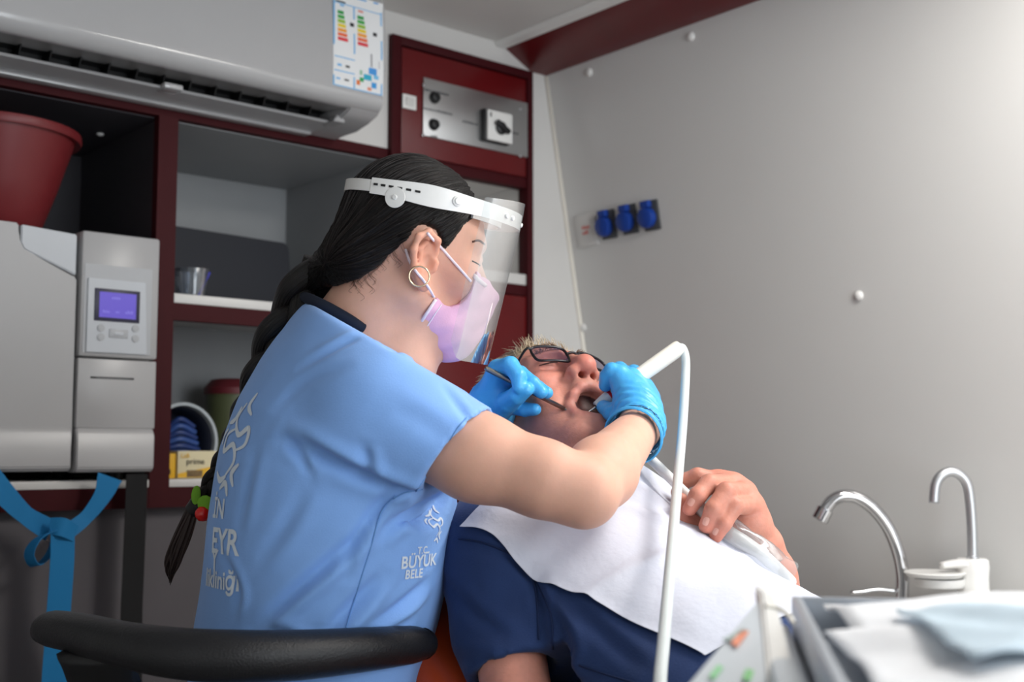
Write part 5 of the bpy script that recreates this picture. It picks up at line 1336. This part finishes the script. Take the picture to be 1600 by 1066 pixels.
# ================================================================== INSTRUMENTS IN THE HANDS
# handpiece in the near hand
h0, h1 = P(931, 636, 1.612), P(1062, 543, 1.655)
hd_ = h1-h0; HL_ = np.linalg.norm(hd_); hd_ /= HL_
hpn = empty('scaler_handpiece', P(1000, 590, 1.63), 'white dental handpiece with grey cord held over the open mouth', 'handpiece')
lathe('handle', [(.0098, .0265), (.0104, .045), (.0112, .10), (.0112, HL_-.003), (.0104, HL_), (.006, HL_), (.006, HL_-.004)], h0, M_cream, hpn, hd_, 24)
lathe('red_ring', [(.0098, .0222), (.0107, .0222), (.0107, .0262), (.0098, .0262)], h0, mat('ring_red', (200, 24, 36), .35), hpn, hd_, 24)
lathe('nose_cone', [(.004, .0), (.0068, .001), (.0086, .012), (.0098, .0225)], h0, M_hose, hpn, hd_, 24)
V, F = tube_geo(catmull([h0+hd_*.001, h0-hd_*.012, h0-hd_*.02+up*-.004, h0-hd_*.024-up*.010], 5), [.0022, .0014, .0010, .0006], 8); obj('tip', V, F, M_chrome, hpn)
cord = [h1-hd_*.004, P(1066, 544, 1.655), P(1071, 560, 1.648), P(1071, 590, 1.63), P(1067, 660, 1.57), P(1060, 740, 1.47), P(1052, 830, 1.35), P(1044, 920, 1.24), P(1037, 1000, 1.14), P(1031, 1070, 1.06), P(1034, 1130, .99), P(1070, 1190, .92), P(1130, 1180, .86)]
V, F = tube_geo(catmull(cord, 10), [.0058, .006, .0062, .0062, .0064, .0064], 12); obj('cord', V, F, M_hose, hpn)
# probe in the far hand
o = empty('dental_probe', P(820, 608, 1.58), 'thin steel dental probe in the far gloved hand', 'probe')
p0, p1, p2, p3 = P(758, 575, 1.585), P(882, 639, 1.603), P(892, 644, 1.606), P(898, 648, 1.612)
V, F = tube_geo([p0, p0+(p1-p0)*.02, p0+(p1-p0)*.5, p1], [.0028, .0036, .0036, .0030], 8); obj('probe_handle', V, F, M_steel, o)
V, F = tube_geo([p1, p2, p3, p3+np.array([0, 0, -.006])], [.0018, .0014, .0010, .0005], 8); obj('probe_tip', V, F, M_steel, o)
# suction hose in the patient's hand
sx_ = empty('suction_hose', P(1120, 800, 1.50), 'white suction tube gripped in the patient hand', 'suction hose')
q = [P(955, 655, 1.60), P(985, 690, 1.575), P(1015, 716, 1.55), P(1060, 760, 1.515), P(1100, 800, 1.494), P(1130, 832, 1.486)]
V, F = tube_geo(catmull(q, 8), .0065, 12); obj('tube', V, F, M_white, sx_)
q2 = [P(1084, 785, 1.502), P(1130, 828, 1.488), P(1165, 852, 1.478), P(1200, 880, 1.475), P(1232, 912, 1.50)]
V, F = tube_geo(catmull(q2, 6), [.0085, .0105, .011, .0115], 14); obj('handle', V, F, M_white, sx_)
# crinkled clear sleeve over the handle
pp = catmull([P(1128, 818, 1.486), P(1150, 838, 1.478), P(1172, 856, 1.472), P(1196, 878, 1.468), P(1222, 900, 1.49)], 6); V = []; F = []; ns = 24
T_ = np.gradient(pp, axis=0); T_ /= np.linalg.norm(T_, axis=1)[:, None]
for i, p_ in enumerate(pp):
    e1_ = np.cross(T_[i], fw); e1_ /= np.linalg.norm(e1_); e2_ = np.cross(T_[i], e1_)
    for k in range(ns):
        a = 2*math.pi*k/ns; r_ = .0125+.009*i/len(pp)+.0018*math.sin(5*a+i*.5); V.append(p_+(e1_*math.cos(a)*1.15+e2_*math.sin(a)*.85)*r_)
for i in range(len(pp)-1):
    for k in range(ns): F.append((i*ns+k, i*ns+(k+1) % ns, (i+1)*ns+(k+1) % ns, (i+1)*ns+k))
obj('clear_sleeve', V, F, M_film, sx_)

# ================================================================== SINK COUNTER, FAUCET, CUP FILLER
ZK = .765
ct = empty('sink_counter', (2.1, 1.25, 0), 'low white counter with sink along the right wall, behind the tray', 'counter')
cx0 = 1.80
bm = bmesh.new()
bm_box(bm, (cx0, .75, ZK-.03), (1.92, 1.52, ZK)); bm_box(bm, (2.17, .75, ZK-.03), (2.28, 1.52, ZK)); bm_box(bm, (1.92, .75, ZK-.03), (2.17, 1.05, ZK)); bm_box(bm, (1.92, 1.38, ZK-.03), (2.17, 1.52, ZK))
bm_obj('worktop', bm, M_panel, ct)
box('cabinet_body', (cx0+.02, .77, .08), (2.27, 1.50, .66), M_panel, ct, .004)
box('cabinet_door', (cx0+.008, .79, .1), (cx0+.02, 1.135, .78), M_panel, ct, .003); box('cabinet_door', (cx0+.008, 1.145, .1), (cx0+.02, 1.48, .78), M_panel, ct, .003)
box('plinth', (cx0+.05, .79, 0), (2.27, 1.48, .08), M_dark, ct)
bm = bmesh.new()
for lo_, hi_ in (((1.92, 1.05, ZK-.14), (2.17, 1.38, ZK-.13)), ((1.915, 1.05, ZK-.14), (1.922, 1.38, ZK)), ((2.168, 1.05, ZK-.14), (2.175, 1.38, ZK)), ((1.92, 1.045, ZK-.14), (2.17, 1.052, ZK)), ((1.92, 1.378, ZK-.14), (2.17, 1.385, ZK))): bm_box(bm, lo_, hi_)
bm_obj('sink_bowl', bm, M_satin, ct)
DF = 2.26
fb = onZ(1409, 954, ZK); DF = (fb-CAM)@fw
fc = empty('faucet', (fb[0], fb[1], ZK), 'chrome arched faucet with lever, standing at the wall', 'faucet')
def fp(x, y): return onPlane(x, y, fb, fw)
V, F = tube_geo(catmull([fb+np.array([0, 0, .01]), fp(1410, 900), fp(1403, 862), fp(1388, 825), fp(1366, 796), fp(1342, 779), fp(1318, 775), fp(1300, 783), fp(1288, 798)], 8), .0130, 16); obj('spout', V, F, M_chrome, fc)
t0, t1 = fp(1290, 795), fp(1281, 812); td_ = t1-t0; td_ /= np.linalg.norm(td_)
lathe('nozzle', [(.0130, 0), (.0172, .001), (.0172, .025), (.0150, .0265), (.012, .024)], t0, M_chrome, fc, td_, 20)
lathe('base_ring', [(.026, 0), (.026, .006), (.02, .012), (.014, .02), (.0115, .03)], (fb[0], fb[1], ZK), M_chrome, fc, seg=28)
lv = [fp(1400, 924), fp(1372, 921), fp(1345, 925), fp(1330, 926)]
V, F = tube_geo(catmull(lv, 5), [.009, .008, .008, .007], 12, True, (np.array([0, 0, 1.]), .6)); obj('lever', V, F, M_chrome, fc)
cb = onZ(1522, 960, ZK); dC = (cb-CAM)@fw; sc_ = dC/FPX
cf = empty('cup_filler', (cb[0], cb[1], ZK), 'white cup filler column with satin hooked spout, right of the faucet', 'cup filler')
def cp(x, y, dz=0): return onPlane(x, y, cb, fw)-fw*dz
V, F = lathe_geo([(.0, 0), (.031, 0), (.030, .07), (.031, .082), (.032, .09), (.031, .104), (.026, .108), (0, .108)], (cb[0], cb[1], ZK), seg=32); obj('column', V, F, M_white, cf, True, 35)
# cup rest: shallow dish left of column
dc = cp(1460, 898); V, F = lathe_geo([(0, 0), (.05, .0), (.056, .006), (.058, .0075), (.056, .0095), (.03, .008), (0, .0075)], dc-np.array([0, 0, .004]), (0, 0, 1), 36); obj('cup_dish', V, F, M_white, cf, True, 40)
V, F = lathe_geo([(0, 0), (.044, 0), (.047, .004), (.047, .016), (0, .016)], cp(1468, 917), (0, 0, 1), 36); obj('dish_base', V, F, M_white, cf, True, 40)
a, b = cp(1470, 884), cp(1525, 884); V, F = tube_geo(catmull([a, (a+b)/2+np.array([0, 0, .004]), b], 6), [.012, .016, .021], 16, True, (np.array([0, 0, 1.]), .55)); obj('bridge', V, F, M_white, cf)
V, F = tube_geo(catmull([cp(1520, 878), cp(1519, 830), cp(1516, 785), cp(1511, 757), cp(1500, 742), cp(1485, 737), cp(1471, 743), cp(1462, 758), cp(1459, 786)], 8), .0100, 16); obj('spout', V, F, M_satin, cf)
lathe('spout_collar', [(.012, 0), (.0125, .004), (.0095, .006)], cp(1520, 873), M_satin, cf, (0, 0, 1), 20)

# ================================================================== INSTRUMENT UNIT IN THE FOREGROUND
un = empty('instrument_unit', (.70, .40, 0), 'pale instrument delivery unit with sloping panel in the right foreground', 'dental unit')
zt = .968
_c, _s = math.cos(math.radians(10)), math.sin(math.radians(10)); f0_ = np.array([fw[0], fw[1], 0]); f0_ /= np.linalg.norm(f0_); f2 = f0_*_c+rt*_s; r2 = rt*_c-f0_*_s
def up2(x, y, d): return P(x, y, d)
# tray body: rectangle in plan, long side across the view
c0 = P(1262, 940, .92); c0[2] = zt
B = lambda a_, b_, z_: np.array([c0[0], c0[1], 0])+r2*a_-f2*b_+np.array([0, 0, z_])
def ubox(name, a0, a1, b0, b1, z0, z1, m, parent, bev=.004):
    M4 = Matrix(((r2[0], -f2[0], 0, c0[0]), (r2[1], -f2[1], 0, c0[1]), (0, 0, 1, 0), (0, 0, 0, 1))); return box(name, (a0, b0, z0), (a1, b1, z1), m, parent, bev, M4)
M_unit = mat('unit_grey_white', (206, 212, 218), .4); M_trayg = mat('tray_grey', (176, 182, 190), .35, metal=.3)
ubox('tray_floor', -.01, .36, 0, .42, zt-.035, zt-.029, M_trayg, un, .001)
for (a0, a1, b0, b1) in ((-.012, -.004, 0, .42), (.354, .362, 0, .42), (-.012, .362, -.006, .002), (-.012, .362, .418, .426)): ubox('tray_rim', a0, a1, b0, b1, zt-.035, zt+.001, M_trayg, un, .002)
ubox('unit_body', -.05, .38, -.02, .45, zt-.12, zt-.036, M_unit, un, .012)
ubox('arm_column', -.04, .04, .1, .18, .03, zt-.12, M_unit, un, .02); ubox('base', -.13, .09, .02, .3, 0, .04, M_unit, un, .015)
# upright white edge and sloping printed panel on the left
pa = [P(1190, 928, .86), P(1212, 932, .86), P(1262, 1120, .70), P(1208, 1120, .70)]
def thickq(name, pts, n_, t_, m, parent):
    p_ = [np.array(x) for x in pts]; V = p_+[x+np.array(n_)*t_ for x in p_]; k = len(p_)
    F = [tuple(range(k))[::-1], tuple(range(k, 2*k))]+[(i, (i+1) % k, k+(i+1) % k, k+i) for i in range(k)]
    bm = bmesh.new(); vv = [bm.verts.new(v) for v in V]
    for q_ in F: bm.faces.new([vv[i] for i in q_])
    bmesh.ops.bevel(bm, geom=bm.edges[:], offset=.0015, segments=2, affect='EDGES'); return bm_obj(name, bm, m, parent, True, 40)
thickq('panel_edge', pa, fw, .03, M_white, un)
pb_ = [P(1188, 932, .865), P(1206, 1122, .70), P(1030, 1122, .70)]
pnm = np.cross(pb_[1]-pb_[0], pb_[2]-pb_[0]); pnm /= np.linalg.norm(pnm); pnm = pnm if pnm@fw > 0 else -pnm
pnl = thickq('control_panel', pb_, pnm, .02, M_unit, un)
pi_ = [P(1188, 936, .866), P(1262, 1122, .74), P(1216, 1122, .70), P(1214, 936, .866)]
ubox('panel_shelf', -.035, -.014, .0, .28, zt-.05, zt-.02, M_unit, un, .004)
def on_panel(x, y, off=.0015): return onPlane(x, y, pb_[0]-pnm*off, pnm)
for (pts, col) in (([(1142, 1006), (1152, 1012), (1170, 988), (1160, 984)], (236, 150, 120)), ([(1108, 1058), (1116, 1062), (1130, 1044), (1122, 1040)], (150, 214, 160)), ([(1160, 1062), (1172, 1066), (1178, 1050), (1166, 1046)], (140, 206, 140)), ([(1128, 1000), (1140, 1002), (1170, 986), (1160, 984)], (170, 184, 180))):
    quad('panel_mark', [on_panel(*q_) for q_ in pts], mat('mk%d%d%d' % col, col, .5), pnl)
tube('panel_cable', [P(1196, 946, .84), P(1215, 950, .84), P(1232, 962, .83), P(1240, 975, .82)], .0018, M_cream, un, 8)
# crumpled pouches and masks lying in the tray
def sheet(name, corners, amp, seed, m, label, cat, group=None, n=26, sag=.0, thick=.0012, parent=None):
    r_ = np.random.RandomState(seed); A_, B_, C_, D_ = [np.array(x, float) for x in corners]; V = []; ph = r_.rand(8)*6.28; fr = 2+r_.rand(8)*6
    for i in range(n+1):
        for j in range(n+1):
            u_, v_ = i/n, j/n; p_ = A_*(1-u_)*(1-v_)+B_*u_*(1-v_)+C_*u_*v_+D_*(1-u_)*v_
            z_ = amp*(abs(math.sin(fr[0]*u_+fr[1]*v_+ph[0]))+.7*abs(math.sin(fr[2]*u_-fr[3]*v_+ph[1]))+.4*math.sin(fr[4]*2*u_+ph[2])*math.sin(fr[5]*2*v_+ph[3]))+sag*math.sin(math.pi*u_)*math.sin(math.pi*v_)
            V.append(p_+np.array([0, 0, z_])+r2*amp*.5*math.sin(fr[6]*v_+ph[4])+f2*amp*.5*math.sin(fr[7]*u_+ph[5]))
    F = [(i*(n+1)+j, i*(n+1)+j+1, (i+1)*(n+1)+j+1, (i+1)*(n+1)+j) for i in range(n) for j in range(n)]
    k = len(V); V = V+[np.array(v)-np.array([0, 0, thick]) for v in V]; F = F+[tuple(q_+k for q_ in f_[::-1]) for f_ in F]
    bd = [(i*(n+1), (i+1)*(n+1)) for i in range(n)]+[((i+1)*(n+1)+n, i*(n+1)+n) for i in range(n)]+[(j+1, j) for j in range(n)]+[(n*(n+1)+j, n*(n+1)+j+1) for j in range(n)]
    F += [(a_, b_, b_+k, a_+k) for a_, b_ in bd]
    o_ = obj(name, V, F, m, parent); tag(o_, label, cat, group); return o_
sheet('tray_paper', [B(.02, .0, zt-.01), B(.36, -.005, zt-.006), B(.36, .10, zt-.008), B(.02, .10, zt-.008)], .005, 1, M_paper, 'white paper sheet along the far rim of the instrument tray', 'paper')
sheet('white_pouch', [B(.008, .03, zt-.004), B(.33, .05, zt-.002), B(.345, .22, zt-.010), B(.03, .20, zt-.012)], .007, 2, M_pouch, 'crumpled white pouch in the middle of the instrument tray', 'pouch', sag=.014)
sheet('white_pouch', [B(.003, .14, zt-.010), B(.17, .17, zt-.002), B(.16, .38, zt-.016), B(.02, .38, zt-.020)], .006, 3, M_pouch, 'flat white pouch at the near left corner of the tray', 'pouch', sag=.010)
sheet('surgical_mask', [B(.05, .13, zt+.008), B(.18, .17, zt+.012), B(.20, .30, zt+.008), B(.06, .31, zt+.004)], .004, 4, M_bluemask, 'pale blue surgical mask lying left in the tray', 'mask', 'blue masks in the tray', sag=.012)
sheet('surgical_mask', [B(.15, .16, zt+.012), B(.30, .17, zt+.012), B(.32, .32, zt+.004), B(.17, .31, zt+.010)], .004, 6, M_bluemask, 'pale blue surgical mask lying right in the tray', 'mask', 'blue masks in the tray', sag=.014)
